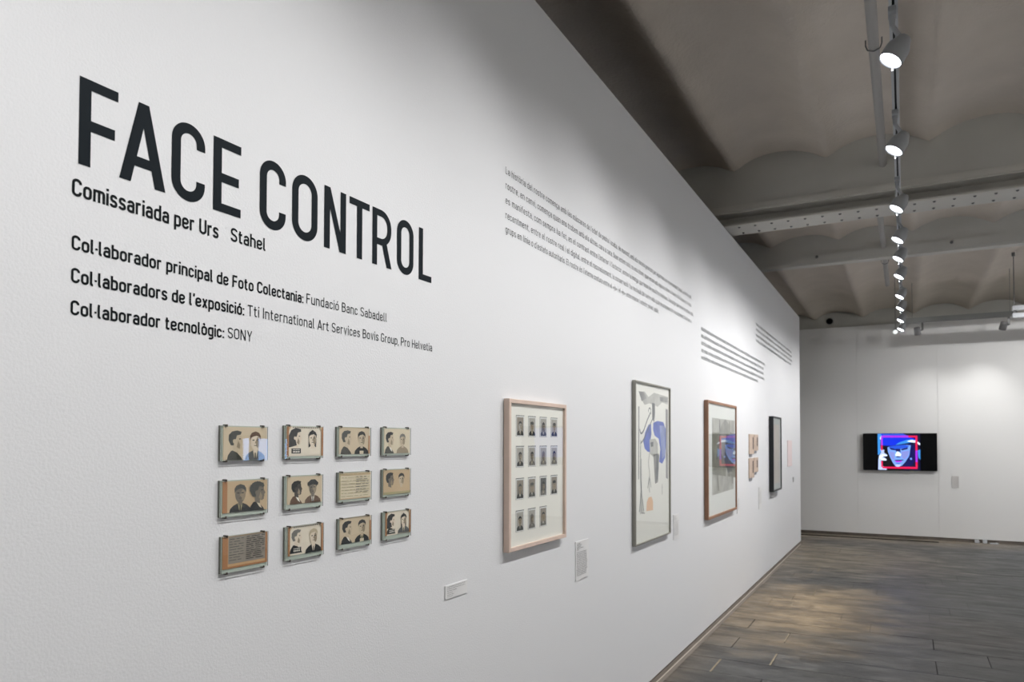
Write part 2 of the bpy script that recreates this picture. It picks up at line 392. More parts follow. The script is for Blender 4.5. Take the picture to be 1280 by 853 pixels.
G['\u00ed'] = (.0, [([(0,.73),(0,0)],0,0), ([(-.02,.8),(.08,.98)],0,0)])
G['\u00e7'] = accent('c', [([(.16,.0),(.16,-.2),(.03,-.2)],0,.06)])

def fillet(pts, closed, r, seg=5):
    if r <= 0: return list(pts)
    n = len(pts); out = []
    for i, p in enumerate(pts):
        if not closed and i in (0, n-1): out.append(p); continue
        a = Vector(pts[i-1]); b = Vector(p); c = Vector(pts[(i+1) % n])
        la, lc = (a-b).length, (c-b).length
        ka = .5 if (closed or i-1 > 0) else 1.0; kc = .5 if (closed or i+1 < n-1) else 1.0
        rr = min(r, la*ka*.999, lc*kc*.999)
        if rr < 1e-4: out.append(p); continue
        p0 = b+(a-b).normalized()*rr; p1 = b+(c-b).normalized()*rr
        for k in range(seg+1):
            t = k/seg; q = p0.lerp(b, .552 if 0 else t).lerp(b.lerp(p1, t), t) if 0 else None
            # near-circular arc from a cubic with handles at 0.552 of the corner
            h0 = p0.lerp(b, .552); h1 = p1.lerp(b, .552); s = 1-t
            out.append(tuple(p0*s**3+h0*3*s*s*t+h1*3*s*t*t+p1*t**3))
    return out
def stroke_quads(pts, closed, th):
    """strip of quads of width th along a polyline (2D)"""
    P = [Vector(p) for p in pts]; Q = [P[0]]
    for p in P[1:]:
        if (p-Q[-1]).length > 1e-5: Q.append(p)
    if closed and (Q[0]-Q[-1]).length < 1e-5: Q.pop()
    n = len(Q); L = []; R = []
    for i in range(n):
        d0 = (Q[i]-Q[i-1]).normalized() if (i > 0 or closed) else None
        d1 = (Q[(i+1) % n]-Q[i]).normalized() if (i < n-1 or closed) else None
        d0 = d0 or d1; d1 = d1 or d0
        n0 = Vector((-d0.y, d0.x)); n1 = Vector((-d1.y, d1.x)); m = (n0+n1)
        m = m.normalized() if m.length > 1e-4 else n0
        k = min(1/max(.35, m.dot(n0)), 2.2)
        L.append(Q[i]+m*th/2*k); R.append(Q[i]-m*th/2*k)
    vs = L+R
    fs = [(n+i, n+(i+1) % n, (i+1) % n, i) for i in range(n if closed else n-1)]
    return vs, fs
def text_width(s, gap, space):
    x = 0
    for i, ch in enumerate(s):
        x += space if ch == ' ' else G[ch][0]+gap
    return x-gap
def write(mb, s, y0, y1, z, cap, th, material, x=.0008, gap=.21, space=.27, axis='y'):
    """lettering on a wall facing +X: runs along +Y from y0 to y1, baseline z, cap height cap, stroke th (of cap)"""
    tw = text_width(s, gap, space)+th; sx = (y1-y0)/tw; u = th/2
    for ch in s:
        if ch == ' ': u += space; continue
        gw, st = G[ch]
        for si, (pts, closed, r) in enumerate(st):
            xs_ = x+si*.00006 if axis == 'y' else x-si*.00006
            pp = fillet(pts, closed, r, 5 if cap > .02 else 3)
            vs, fs = stroke_quads([((u+a)*sx, b*cap) for a, b in pp], closed, th*cap)
            if axis == 'y': v3 = [(xs_, y0+v.x, z+v.y) for v in vs]
            else: v3 = [(y0+v.x, xs_, z+v.y) for v in vs]; fs = [f[::-1] for f in fs]
            mb.add(v3, fs, material)
        u += gw+gap
def scribble(mb, y0, y1, z, h, material, x=.0008, rnd=random, frac=1.0, dens=1.0, axis='y'):
    """a line of print too small to read: word-long runs of short upright marks"""
    y = y0; yend = y0+(y1-y0)*frac
    while y < yend-h:
        wl_ = min(rnd.uniform(1.5, 6)*h, yend-y)
        def q(a, b, za, zb):
            pts = [(x, a, za), (x, b, za), (x, b, zb), (x, a, zb)] if axis == 'y' else [(a, x, za), (b, x, za), (b, x, zb), (a, x, zb)]
            mb.add(pts, [(0,1,2,3)] if axis == 'y' else [(3,2,1,0)], material)
        t = y
        while t < y+wl_:
            hh = h*rnd.choice((.7,.7,.7,1)); q(t, t+h*.13*dens, z, z+hh)
            if rnd.random() < .6: q(t, t+h*.38, z+.6*h, z+.71*h)
            if rnd.random() < .35: q(t, t+h*.38, z, z+.11*h)
            t += h*.36
        y += wl_+h*.4

# title: eleven cut letters
CAP0, CAPH = 2.1665, .1815
title = empty('title_lettering', (0, 1.5, CAP0), 'large black FACE CONTROL title in tall capital letters at upper left of white wall', 'lettering')
def letter(ch, a, b):
    mb = MB()
    if ch == 'A':
        t = .0245; zt = CAP0+CAPH; m_ = (a+b)/2; e = .0008; hb = .0125
        for P in ([(a,CAP0),(a+t+.002,CAP0),(m_+hb,zt),(m_-hb,zt)], [(b-t-.002,CAP0),(b,CAP0),(m_+hb,zt),(m_-hb,zt)],
                  [(a+.022,CAP0+.038),(b-.022,CAP0+.038),(b-.027,CAP0+.060),(a+.027,CAP0+.060)]):
            mb.add([(e, y, z) for y, z in P], [(0,1,2,3)], M_VINYL); e += .00008
    elif ch == 'N':
        t = .0245; zt = CAP0+CAPH; e = .0008
        for P in ([(a,CAP0),(a+t,CAP0),(a+t,zt),(a,zt)], [(b-t,CAP0),(b,CAP0),(b,zt),(b-t,zt)], [(b-t-.003,CAP0),(b-.004,CAP0),(a+t+.001,zt),(a+.003,zt)]):
            mb.add([(e, y, z) for y, z in P], [(0,1,2,3)], M_VINYL); e += .00008
    elif ch in 'FELT':
        zt = CAP0+CAPH; e = .0008; t = .025; h = .0215; R_ = []
        if ch == 'T': R_ = [(a, zt-h, b, zt), ((a+b)/2-t/2, CAP0, (a+b)/2+t/2, zt)]
        else:
            R_ = [(a, CAP0, a+t, zt)]
            if ch in 'FE': R_ += [(a, zt-h, b, zt), (a, 2.241, b-.0065, 2.2635)]
            if ch in 'EL': R_ += [(a, CAP0, b, CAP0+h)]
        for y0, z0, y1, z1 in R_: mb.add([(e,y0,z0),(e,y1,z0),(e,y1,z1),(e,y0,z1)], [(0,1,2,3)], M_VINYL); e += .00008
    else:
        th = .024; h = .0215; W_ = (b-a-th)
        pts = {'C': ([(W_,.128),(W_,CAPH-h/2),(0,CAPH-h/2),(0,h/2),(W_,h/2),(W_,.052)], 0, .046),
               'O': ([(0,h/2),(0,CAPH-h/2),(W_,CAPH-h/2),(W_,h/2)], 1, .046)}
        S = [pts[ch]] if ch in pts else [([(0,CAPH-h/2),(W_-.001,CAPH-h/2),(W_-.001,.078),(0,.078)], 0, .042), ([(0,0),(0,CAPH)], 0, 0)]
        for P, cl, r in S:
            vs, fs = stroke_quads(fillet(P, cl, r, 12), cl, th if ch != 'R' or r == 0 else h)
            mb.add([(.0008+(.00008 if r == 0 else 0), a+th/2+v.x, CAP0+v.y) for v in vs], fs, M_VINYL)
        if ch == 'R':
            mb.add([(.00096, y, z) for y, z in ((b-.026,CAP0),(b,CAP0),(b-.030,CAP0+.088),(b-.056,CAP0+.088))], [(0,1,2,3)], M_VINYL)
    o = mb.build('letter'); adopt(title, o)
for ch, a, b in (('F',.883,.9665),('A',.971,1.082),('C',1.097,1.188),('E',1.212,1.296),('C',1.3575,1.449),('O',1.472,1.571),
                 ('N',1.598,1.692),('T',1.707,1.802),('R',1.816,1.915),('O',1.943,2.036),('L',2.067,2.144)): letter(ch, a, b)

def line_thing(name, label, segs):
    t = empty(name, (0, segs[0][1], segs[0][3]), label, 'lettering')
    for s, y0, y1, z, cap, th, m_ in segs:
        gap, space = .21, .27; sx = (y1-y0)/(text_width(s, gap, space)+th); u = 0
        for wd_ in s.split(' '):                       # every word a part
            wl_ = text_width(wd_, gap, space)
            mb = MB(); write(mb, wd_, y0+u*sx, y0+(u+wl_+th)*sx, z, cap, th, m_, gap=gap, space=space); adopt(t, mb.build('word'))
            u += wl_+gap+space
    return t
line_thing('credit_line', 'black vinyl line reading Comissariada per Urs Stahel directly under the title',
    [('Comissariada per Urs', .871, 1.230, 2.0985, .0355, .155, M_TEXT), ('Stahel', 1.266, 1.380, 2.1025, .0335, .155, M_TEXT)])
line_thing('credit_line', 'black vinyl line beginning Col\u00b7laborador principal, upper of the three collaborator lines',
    [('Col\u00b7laborador principal de Foto Colectania:', .872, 1.519, 1.9885, .0295, .165, M_TEXT),
     ('Fundaci\u00f3 Banc Sabadell', 1.530, 1.892, 1.9905, .0285, .105, M_TEXTL)])
line_thing('credit_line', "black vinyl line beginning Col\u00b7laboradors de l'exposici\u00f3, middle of the three collaborator lines",
    [("Col\u00b7laboradors de l'exposici\u00f3:", .872, 1.312, 1.922, .0295, .165, M_TEXT),
     ('Tti International Art Services Bovis Group, Pro Helvetia', 1.322, 2.151, 1.9235, .0285, .105, M_TEXTL)])
line_thing('credit_line', 'black vinyl line ending in SONY, lowest of the three collaborator lines',
    [('Col\u00b7laborador tecnol\u00f2gic:', .872, 1.2505, 1.8565, .0290, .165, M_TEXT),
     ('SONY', 1.261, 1.338, 1.8585, .0270, .105, M_TEXTL)])
intro = empty('wall_text', (0, 2.69, 2.48), 'dark five-line wall text beginning La hist\u00f2ria del rostre above the pale wooden frame', 'lettering')
for s, y1, z in (
  ("La hist\u00f2ria del rostre comen\u00e7a amb les m\u00e0scares de l'edat de pedra i acaba, de moment, amb els retrats generats per algoritmes de reconeixement facial. La hist\u00f2ria del", 5.74, 2.7390),
  ("rostre, en canvi, comen\u00e7a quan ens trobem amb els altres, cara a cara. Quan estem sols, no ens mirem, quan estem amb alg\u00f3 ens mirem. A trav\u00e9s d'ell la cara es fa cara", 5.74, 2.6760),
  ("es manifesta, com sempre ha fet, en el contrast entre l'interior i l'exterior, entre la imatge que tenim de nosaltres mateixos i la imatge que tenen els altres, m\u00e9s", 5.80, 2.6125),
  ("recentment, entre el rostre real i el digital, entre el reconeixement, la conservaci\u00f3 i la revelaci\u00f3 del rostre amb ajuda de programes de reconeixement facial per a", 5.74, 2.5490),
  ("grups en l\u00ednia o d'estats autoritaris. El rostre \u00e9s l'eterna costura entre el \u00abjo\u00bb i el \u00abjo\u00bb, entre interior i exterior, privat i p\u00f2blic.", 4.88, 2.4885)):
    mb = MB(); write(mb, s, 2.69, y1, z, .031, .095, M_TEXT2, space=.28); adopt(intro, tag(mb.build('text_line'), kind='stuff'))
rr = random.Random(3)
p2 = empty('wall_text', (0, 6.06, 2.3), 'small grey five-line wall text high above the brown wooden frame', 'lettering')
for z, y1 in ((2.537, 9.17), (2.478, 9.10), (2.418, 9.10), (2.358, 9.16), (2.299, 8.71)):
    mb = MB(); scribble(mb, 6.06, y1, z, .034, M_TEXT3, rnd=rr, dens=.9); adopt(p2, tag(mb.build('text_line'), kind='stuff'))
p3 = empty('wall_text', (0, 8.61, 2.75), 'small grey four-line wall text at the far end of the wall, highest and rightmost', 'lettering')
for z, y1 in ((2.945, 11.54), (2.883, 11.58), (2.820, 11.66), (2.758, 11.48)):
    mb = MB(); scribble(mb, 8.61, y1, z, .034, M_TEXT3, rnd=rr, dens=.9); adopt(p3, tag(mb.build('text_line'), kind='stuff'))

# ---------------------------------------------------------------- printed portraits
def tone(name, rgb): return mat('print_'+name, rgb, .55, spec=.3)
PAL = {k: tone(k, v) for k, v in dict(tan=(205,188,162), cream=(226,216,200), sand=(196,172,140), pale=(214,202,178), grey=(172,169,163), dkgrey=(74,76,74),
    black=(30,33,34), ink=(44,46,48), brown=(132,96,70), rust=(170,122,84), coat=(62,62,58), coatb=(98,76,62), face=(196,180,156), facel=(222,208,190), faced=(116,108,98),
    faceb=(70,66,62), shade=(150,136,116), olive=(168,160,124), white=(232,228,218), typed=(148,140,130), kraft=(196,160,120), blonde=(190,176,150), midgrey=(118,116,112), slate=(96,98,98)).items()}
def ell(cx, cy, rx, ry, n=18, a0=0, a1=360):
    return [(cx+rx*math.cos(math.radians(a0+(a1-a0)*i/n)), cy+ry*math.sin(math.radians(a0+(a1-a0)*i/n))) for i in range(n + (0 if a1-a0 >= 360 else 1))]
def front(cx, s, face='face', hair='black', coat='coat', shirt='pale', style='short', base=0.0, paper=False):
    """head-and-shoulders seen from the front; s = head height, card units (x to the right, y up)"""
    L = []; hy = base+.26+s*.52
    sh = [(cx-.235,base),(cx-.22,base+.12),(cx-.15,base+.22),(cx-.05,base+.29),(cx+.05,base+.29),(cx+.15,base+.22),(cx+.22,base+.12),(cx+.235,base)]
    if style == 'long': L.append((hair, [(cx-.105,base+.16),(cx-.11,hy),(cx-.09,hy+s*.42),(cx,hy+s*.60),(cx+.09,hy+s*.42),(cx+.11,hy),(cx+.1,base+.2),(cx+.05,base+.34),(cx-.05,base+.34)]))
    if coat: L.append((coat, sh))
    if shirt: L.append((shirt, [(cx-.055,base+.285),(cx-.02,base+.05),(cx+.02,base+.05),(cx+.055,base+.285)]))
    if coat and shirt: L.append(('ink', [(cx-.01,base+.24),(cx-.016,base+.04),(cx+.016,base+.04),(cx+.01,base+.24)]))
    L.append((face, [(cx-.042,base+.22),(cx+.042,base+.22),(cx+.046,hy-.1),(cx-.046,hy-.1)]))
    L.append((face, ell(cx, hy, s*.19, s*.46, 22)))
    L.append(('shade', ell(cx+s*.10, hy-.03, s*.075, s*.30, 14)))
    if hair:
        top = [(cx-s*.21,hy+s*.05),(cx-s*.215,hy+s*.30),(cx-s*.15,hy+s*.46),(cx,hy+s*.54),(cx+s*.15,hy+s*.46),(cx+s*.215,hy+s*.30),(cx+s*.21,hy+s*.05),
               (cx+s*.165,hy+s*.22),(cx+s*.06,hy+s*.31),(cx-s*.08,hy+s*.27),(cx-s*.165,hy+s*.20)]
        L.append((hair, top))
        if style == 'cap': L.append((hair, [(cx-s*.27,hy+s*.16),(cx-s*.29,hy+s*.38),(cx-s*.1,hy+s*.60),(cx+s*.12,hy+s*.60),(cx+s*.30,hy+s*.36),(cx+s*.27,hy+s*.18),(cx,hy+s*.27)]))
        if style == 'curly': L.append((hair, ell(cx, hy+s*.38, s*.25, s*.19, 14)))
    for d in (-1, 1):
        L.append(('ink', [(cx+d*s*.08-s*.042,hy+.045*s),(cx+d*s*.08+s*.042,hy+.045*s),(cx+d*s*.08+s*.036,hy+.10*s),(cx+d*s*.08-s*.036,hy+.10*s)]))
    L.append(('shade', [(cx-s*.03,hy-s*.10),(cx+s*.04,hy-s*.10),(cx+s*.012,hy+s*.06)]))
    L.append(('faceb', [(cx-s*.06,hy-s*.23),(cx+s*.06,hy-s*.23),(cx+s*.05,hy-s*.195),(cx-s*.05,hy-s*.195)]))
    if paper: L.append(('pale', [(cx-.07,base+.0),(cx+.06,base+.0),(cx+.06,base+.12),(cx-.07,base+.12)]))
    return L
def profile(cx, s, face='face', hair='black', coat='coat', shirt='pale', style='short', base=0.0, placard=False):
    """head seen from the side, looking to the right"""
    L = []; hy = base+.26+s*.52
    if coat: L.append((coat, [(cx-.20,base),(cx-.175,base+.15),(cx-.11,base+.28),(cx-.03,base+.30),(cx+.03,base+.22),(cx+.12,base+.08),(cx+.15,base)]))
    if shirt: L.append((shirt, [(cx-.055,base+.31),(cx+.035,base+.24),(cx+.09,base+.06),(cx+.03,base+.12)]))
    L.append((face, [(cx-.075,hy-.12),(cx-.065,base+.28),(cx+.045,base+.22),(cx+.04,hy-.16)]))
    f = [(cx-s*.20,hy-s*.15),(cx-s*.24,hy+s*.15),(cx-s*.12,hy+s*.44),(cx+s*.1,hy+s*.42),(cx+s*.19,hy+s*.28),(cx+s*.205,hy+s*.10),(cx+s*.26,hy-s*.06),(cx+s*.215,hy-s*.12),
         (cx+s*.225,hy-s*.20),(cx+s*.20,hy-s*.27),(cx+s*.205,hy-s*.36),(cx+s*.13,hy-s*.43),(cx,hy-s*.32),(cx-s*.08,hy-s*.30)]
    L.append((face, f))
    L.append(('shade', [(cx+s*.02,hy-s*.30),(cx+s*.13,hy-s*.40),(cx+s*.15,hy-s*.2),(cx+s*.08,hy)]))
    L.append(('ink', [(cx+s*.12,hy+s*.06),(cx+s*.17,hy+s*.07),(cx+s*.16,hy+s*.12),(cx+s*.10,hy+s*.11)]))
    if hair:
        h = [(cx-s*.08,hy-s*.22),(cx-s*.19,hy-s*.22),(cx-s*.27,hy+s*.02),(cx-s*.26,hy+s*.28),(cx-s*.15,hy+s*.45),(cx+s*.04,hy+s*.50),(cx+s*.20,hy+s*.44),(cx+s*.16,hy+s*.30),(cx+s*.03,hy+s*.27),(cx-s*.01,hy+s*.08),(cx-s*.08,hy+s*.06)]
        if style == 'long': h = [(cx-s*.06,hy-s*.02),(cx+s*.02,hy-s*.44),(cx-s*.2,hy-s*.52),(cx-s*.40,hy-s*.58),(cx-s*.36,hy+s*.1),(cx-s*.24,hy+s*.44),(cx-s*.03,hy+s*.58),(cx+s*.20,hy+s*.50),(cx+s*.22,hy+s*.36),(cx+s*.06,hy+s*.30),(cx+s*.02,hy+s*.1)]
        L.append((hair, h))
        if style == 'curly':
            for k in range(9):
                q = math.radians(30+k*20); L.append((hair, ell(cx-s*.03+s*.22*math.cos(q), hy+s*.16+s*.30*math.sin(q), s*.06, s*.085, 8)))
        if style == 'cap': L.append((hair, [(cx-s*.3,hy+s*.2),(cx-s*.28,hy+s*.55),(cx+s*.14,hy+s*.60),(cx+s*.3,hy+s*.30),(cx+s*.1,hy+s*.25)]))
    L.append((face, ell(cx-s*.07, hy-s*.02, s*.05, s*.10, 10)))
    if placard:
        L.append(('black', [(cx-.13,base+.03),(cx+.12,base+.03),(cx+.12,base+.20),(cx-.13,base+.20)]))
        for k in range(5):
            x = cx-.09+k*.037; L.append(('white', [(x,base+.06),(x+.024,base+.06),(x+.024,base+.115),(x,base+.115)]))
            L.append(('white', [(x,base+.145),(x+.026,base+.145),(x+.026,base+.175),(x,base+.175)]))
    return L
def draw(mb, layers, y0, y1, z0, z1, x, step=.00006):
    for i, (c, pts) in enumerate(layers):
        pts = [(min(1, max(0, a)), min(1, max(0, b))) for a, b in pts]
        mb.poly([(x+i*step, y0+a*(y1-y0), z0+b*(z1-z0)) for a, b in pts], PAL[c])
def rect(c, a, b, d, e): return (c, [(a,b),(d,b),(d,e),(a,e)])
def ruled(c, n, rnd, x0=.06, x1=.94, y0=.1, y1=.92):
    L = []
    for k in range(n):
        y = y0+(y1-y0)*k/(n-1); x = x0
        while x < x1-.05:
            d = rnd.uniform(.05, .22)
            L.append(rect(c, x, y, min(x+d, x1), y+.018)); x += d+rnd.uniform(.02, .05)
    return L
rn = random.Random(11)
oct_frame = [('rust', [(0,0),(.05,0),(.05,1),(0,1)]), ('rust', [(.95,0),(1,0),(1,1),(.95,1)]), ('sand', [(.05,.86),(.12,1),(.05,1)]), ('sand', [(.95,.86),(.88,1),(.95,1)])]
ticks = [rect('ink', .15+k*.05, .955, .175+k*.05, .99) for k in range(14)]
CARDS = [ # y0, y1, z0, z1, background, layers, label
 (1.244,1.383,1.555,1.638,'tan', profile(.28,.62,'face','dkgrey','coat',None)+front(.72,.58,'facel','coatb','slate','pale'), 'glass-clamped double portrait of a short-haired man in profile, top left plate', 'clear'),
 (1.452,1.591,1.562,1.643,'cream', profile(.26,.58,'facel','ink',None,None,'long',.06,True)+front(.70,.54,'facel','ink','cream',None,'long',.04)+oct_frame+ticks, 'glass-clamped double portrait of a long-haired woman, top row second', 'clear'),
 (1.661,1.800,1.565,1.645,'tan', profile(.24,.62,'face','dkgrey','coat',None)+front(.72,.58,'face','black','black','ink',paper=True)+[rect('rust',.95,0,1,.7)], 'glass-clamped double portrait of a man in a black jacket, top row third', 'clear'),
 (1.872,2.010,1.565,1.645,'pale', profile(.22,.60,'face','ink','coat','white')+front(.70,.52,'face','midgrey','shade',None), 'glass-clamped double portrait of a dark-haired man beside a pale bare-necked one, top right plate', 'clear'),
 (1.244,1.386,1.425,1.503,'sand', [rect('rust',0,0,.10,1)]+front(.38,.60,'faced','dkgrey','ink','olive')+[(c,[(a,b) for a,b in p]) for c,p in profile(.78,.66,'faced','dkgrey','ink','pale','curly')], 'glass-clamped double portrait with brown left strip and a curly-haired profile, middle row far left', 'clear'),
 (1.456,1.590,1.431,1.506,'tan', profile(.27,.58,'faceb','black','coatb','white')+front(.72,.54,'faced','ink','coatb','white','cap'), 'glass-clamped double portrait of a man in a round cap and brown jacket, middle row second', 'clear'),
 (1.662,1.806,1.430,1.510,'pale', [rect('sand',0,.88,1,.96),rect('olive',.0,.0,.04,1),rect('sand',.04,0,1,.04)]+ruled('olive',8,rn)+ruled('slate',7,rn,.5,.9,.25,.82), 'cream ruled record card with handwriting under clamped glass, middle row third', 'clear'),
 (1.870,2.012,1.432,1.511,'sand', profile(.24,.58,'faced','ink',None,None,'short',.05)+front(.66,.52,'face','ink',None,None,'short',.05)+[rect('olive',0,0,1,.1)], 'glass-clamped double portrait of two floating dark heads on tan, middle row far right', 'clear'),
 (1.246,1.388,1.288,1.367,'kraft', [rect('rust',0,0,.11,1),rect('rust',.95,0,1,1),rect('rust',.1,0,1,.06),rect('typed',.12,.14,.95,.98)]+ruled('dkgrey',9,rn,.14,.45,.24,.9)+ruled('ink',12,rn,.5,.92,.22,.92), 'grey-brown typed record card under clamped glass, bottom left of the twelve plates', 'clear'),
 (1.460,1.594,1.292,1.370,'cream', profile(.25,.56,'facel','midgrey','black',None,'short',.06,True)+front(.72,.56,'facel','blonde','black','cream')+oct_frame+ticks, 'glass-clamped double portrait of a fair-haired person in black coat, bottom row second', 'clear'),
 (1.666,1.808,1.298,1.374,'tan', profile(.24,.62,'face','ink','ink','white')+front(.70,.58,'face','ink','ink','olive',paper=True)+[rect('rust',.95,0,1,.8)], 'glass-clamped double portrait of a dark-haired man in dark jacket, bottom row third', 'clear'),
 (1.880,2.014,1.300,1.375,'cream', profile(.25,.56,'facel','ink','coat',None,'long',.05,True)+front(.72,.54,'facel','ink','slate','pale','long',.03)+oct_frame, 'glass-clamped double portrait of a woman with pinned-up hair and placard, bottom right plate', 'clear'),
]
plate_boxes = [(1.237,1.384,1.5535,1.6405),(1.445,1.591,1.5555,1.6450),(1.653,1.804,1.5580,1.6460),(1.863,2.012,1.5585,1.6485),
 (1.237,1.387,1.4155,1.5055),(1.447,1.592,1.4180,1.5085),(1.658,1.808,1.4225,1.5110),(1.865,2.013,1.4245,1.5130),
 (1.242,1.389,1.2780,1.3680),(1.451,1.597,1.2800,1.3705),(1.660,1.810,1.2840,1.3740),(1.868,2.016,1.2870,1.3760)]
for (y0,y1,z0,z1,bg,layers,label,_), (gy0,gy1,gz0,gz1) in zip(CARDS, plate_boxes):
    t = empty('mugshot_plate', (0, (gy0+gy1)/2, gz0), label, 'photograph', 'mugshot plates in four columns and three rows')
    k = MB(); k.box((.006, gy0, gz0), (.0075, gy1, gz1), M_CARD)
    part(t, 'backing_glass', MB().box((.0005, gy0, gz0), (.0074, gy1, gz1), M_GEDGED).add([(.0075,gy0,gz0),(.0075,gy1,gz0),(.0075,gy1,gz1),(.0075,gy0,gz1)], [(0,1,2,3)], M_GEDGE))
    c = part(t, 'photo_card', MB().box((.0077, y0, z0), (.0092, y1, z1), PAL[bg]))
    p = MB(); draw(p, layers, y0, y1, z0, z1, .00925); subpart(c, 'portrait_print', p)
    g = MB(); xf = .0115; xb = .0095
    g.add([(xf,gy0,gz0),(xf,gy1,gz0),(xf,gy1,gz1),(xf,gy0,gz1)], [(0,1,2,3)], M_GLASS)
    for a, b in (((gy0,gz0),(gy1,gz0)), ((gy1,gz0),(gy1,gz1)), ((gy1,gz1),(gy0,gz1)), ((gy0,gz1),(gy0,gz0))):
        g.add([(xb,a[0],a[1]),(xb,b[0],b[1]),(xf,b[0],b[1]),(xf,a[0],a[1])], [(0,1,2,3)], M_GEDGED)
    part(t, 'cover_glass', g)
    for yy in (gy0+.015, gy1-.015):
        for zz, d in ((gz1, 1), (gz0, -1)):
            m_ = MB(); m_.bevbox((.0, yy-.0028, min(zz, zz+d*.003)), (.0128, yy+.0028, max(zz, zz+d*.003)), M_CLIP, .0008)
            m_.bevbox((.0117, yy-.0028, min(zz-d*.003, zz+d*.003)), (.0128, yy+.0028, max(zz-d*.003, zz+d*.003)), M_CLIP, .0008)
            part(t, 'clip', m_)

# ---------------------------------------------------------------- framed works
def moulding(lo, hi, zlo, zhi, w_, d, material, xback=.0):
    """four mitred rails as one frame, front face at x=d"""
    mb = MB(); A = [(lo,zlo),(hi,zlo),(hi,zhi),(lo,zhi)]; B = [(lo+w_,zlo+w_),(hi-w_,zlo+w_),(hi-w_,zhi-w_),(lo+w_,zhi-w_)]
    b = .0015
    A2 = [(lo+b,zlo+b),(hi-b,zlo+b),(hi-b,zhi-b),(lo+b,zhi-b)]
    for i in range(4):
        j = (i+1) % 4; P = lambda S, k, x: (x, S[k][0], S[k][1])
        mb.add([P(A,i,xback),P(A,j,xback),P(A,j,d-b),P(A,i,d-b)], [(3,2,1,0)], material)
        mb.add([P(A,i,d-b),P(A,j,d-b),P(A2,j,d),P(A2,i,d)], [(3,2,1,0)], material)
        mb.add([P(A2,i,d),P(A2,j,d),P(B,j,d),P(B,i,d)], [(0,1,2,3)], material)
        mb.add([P(B,i,d),P(B,j,d),P(B,j,xback),P(B,i,xback)], [(0,1,2,3)], material)
    return mb
M_PINKWOOD = mat('limed_wood', (214,192,178), .5, bump=(90, .05), noise=(14, .07))
M_SILVER = mat('silver_frame', (150,148,140), .45, metal=.3)
M_BROWN = mat('brown_wood', (150,112,88), .5, noise=(12, .12))
M_BLACKF = mat('black_frame', (16,24,28), .45)
M_MAT = mat('mount_board', (238,236,230), .8)
M_MATE = mat('mount_bevel', (190,190,186), .8)
def picture(name, label, y0, y1, z0, z1, d, w_, fm, board=M_MAT):
    t = empty(name, (0, (y0+y1)/2, z0), label, 'framed picture')
    part(t, 'frame', moulding(y0, y1, z0, z1, w_, d, fm, .004))
    part(t, 'backing_board', MB().box((.003, y0+.004, z0+.004), (.009, y1-.004, z1-.004), M_MAT))
    part(t, 'mount', MB().box((.0095, y0+w_-.001, z0+w_-.001), (d-.012, y1-w_+.001, z1-w_+.001), board))
    xg = d-.006
    part(t, 'glazing', MB().add([(xg,y0+w_,z0+w_),(xg,y1-w_,z0+w_),(xg,y1-w_,z1-w_),(xg,y0+w_,z1-w_)], [(0,1,2,3)], M_GLASS))
    return t, d-.012
f1, xm = picture('framed_portraits', 'pale pink wooden frame holding fifteen small portraits in a grid on white mount', 2.674, 3.258, 1.144, 1.785, .031, .017, M_PINKWOOD)
cols = (2.762, 2.876, 2.992, 3.109); rws = (1.632, 1.500, 1.362, 1.224)
rp = random.Random(5)
for r in range(4):
    for c in range(4):
        if r == 3 and c == 3: continue
        y0, z0 = cols[c], rws[r]; y1, z1 = y0+.060, z0+.078
        m_ = MB()   # mount opening: bevelled lip round the print
        o_ = .009
        A = [(y0-o_,z0-o_*.6),(y1+o_,z0-o_*.6),(y1+o_,z1+o_),(y0-o_,z1+o_)]; B = [(y0-.006,z0-.004),(y1+.006,z0-.004),(y1+.006,z1+.006),(y0-.006,z1+.006)]
        for i in range(4):
            j = (i+1) % 4
            m_.add([(xm+.0002,*A[i]),(xm+.0002,*A[j]),(xm+.0016,*B[j]),(xm+.0016,*B[i])], [(0,1,2,3)], M_MATE if i != 2 else PAL['slate'])  # top lip darker: shadow line of the opening put into the colour
        m_.add([(xm+.0008,*B[i]) for i in range(4)], [(0,1,2,3)], M_CARD)
        bg = rp.choice(('grey','grey','typed','grey')) if (r, c) != (2, 2) else 'slate'
        L = [rect(bg,0,0,1,1)]
        fr = front(.5,.50,rp.choice(('shade','faced','grey','shade')),rp.choice(('ink','black','dkgrey','midgrey')),rp.choice(('ink','dkgrey','midgrey','black')),rp.choice(('pale','white','grey')),rp.choice(('short','short','long','curly')) if (r,c)!=(2,2) else 'long')
        L += [(cc, [((a-.5)*2.3+.5, b) for a, b in p]) for cc, p in fr]
        draw(m_, L, y0, y1, z0, z1, xm+.0010)
        part(f1, 'portrait_photo', m_)

# abstract works: plain stand-in shapes of about the same size and colours
def patch(mb, pts, x, material): mb.poly([(x, a, b) for a, b in pts], material)
C_BLUE = mat('art_blue', (96,118,206), .6, noise=(12,.25)); C_BLUE2 = mat('art_blue_pale', (150,164,214), .6, noise=(10,.2))
C_GR = mat('art_grey', (158,158,158), .7, noise=(14,.3)); C_DG = mat('art_dark_grey', (112,116,122), .7, noise=(16,.3)); C_OR = mat('art_orange', (240,200,166), .7)
C_PAPER = mat('art_paper', (240,239,234), .7); C_LG = mat('art_light_grey', (196,196,192), .7, noise=(9,.2))
f2, xm = picture('framed_drawing', 'thin grey metal frame with abstract drawing of blue shapes, lines and an orange patch', 4.309, 5.073, .967, 1.989, .026, .010, M_SILVER, C_PAPER)
p = MB(); x = xm+.0004
patch(p, [(4.40,1.925),(4.52,1.93),(4.60,1.90),(4.72,1.935),(5.04,1.925),(5.04,1.87),(4.90,1.88),(4.80,1.845),(4.62,1.86),(4.52,1.845),(4.46,1.875)], x, C_LG)
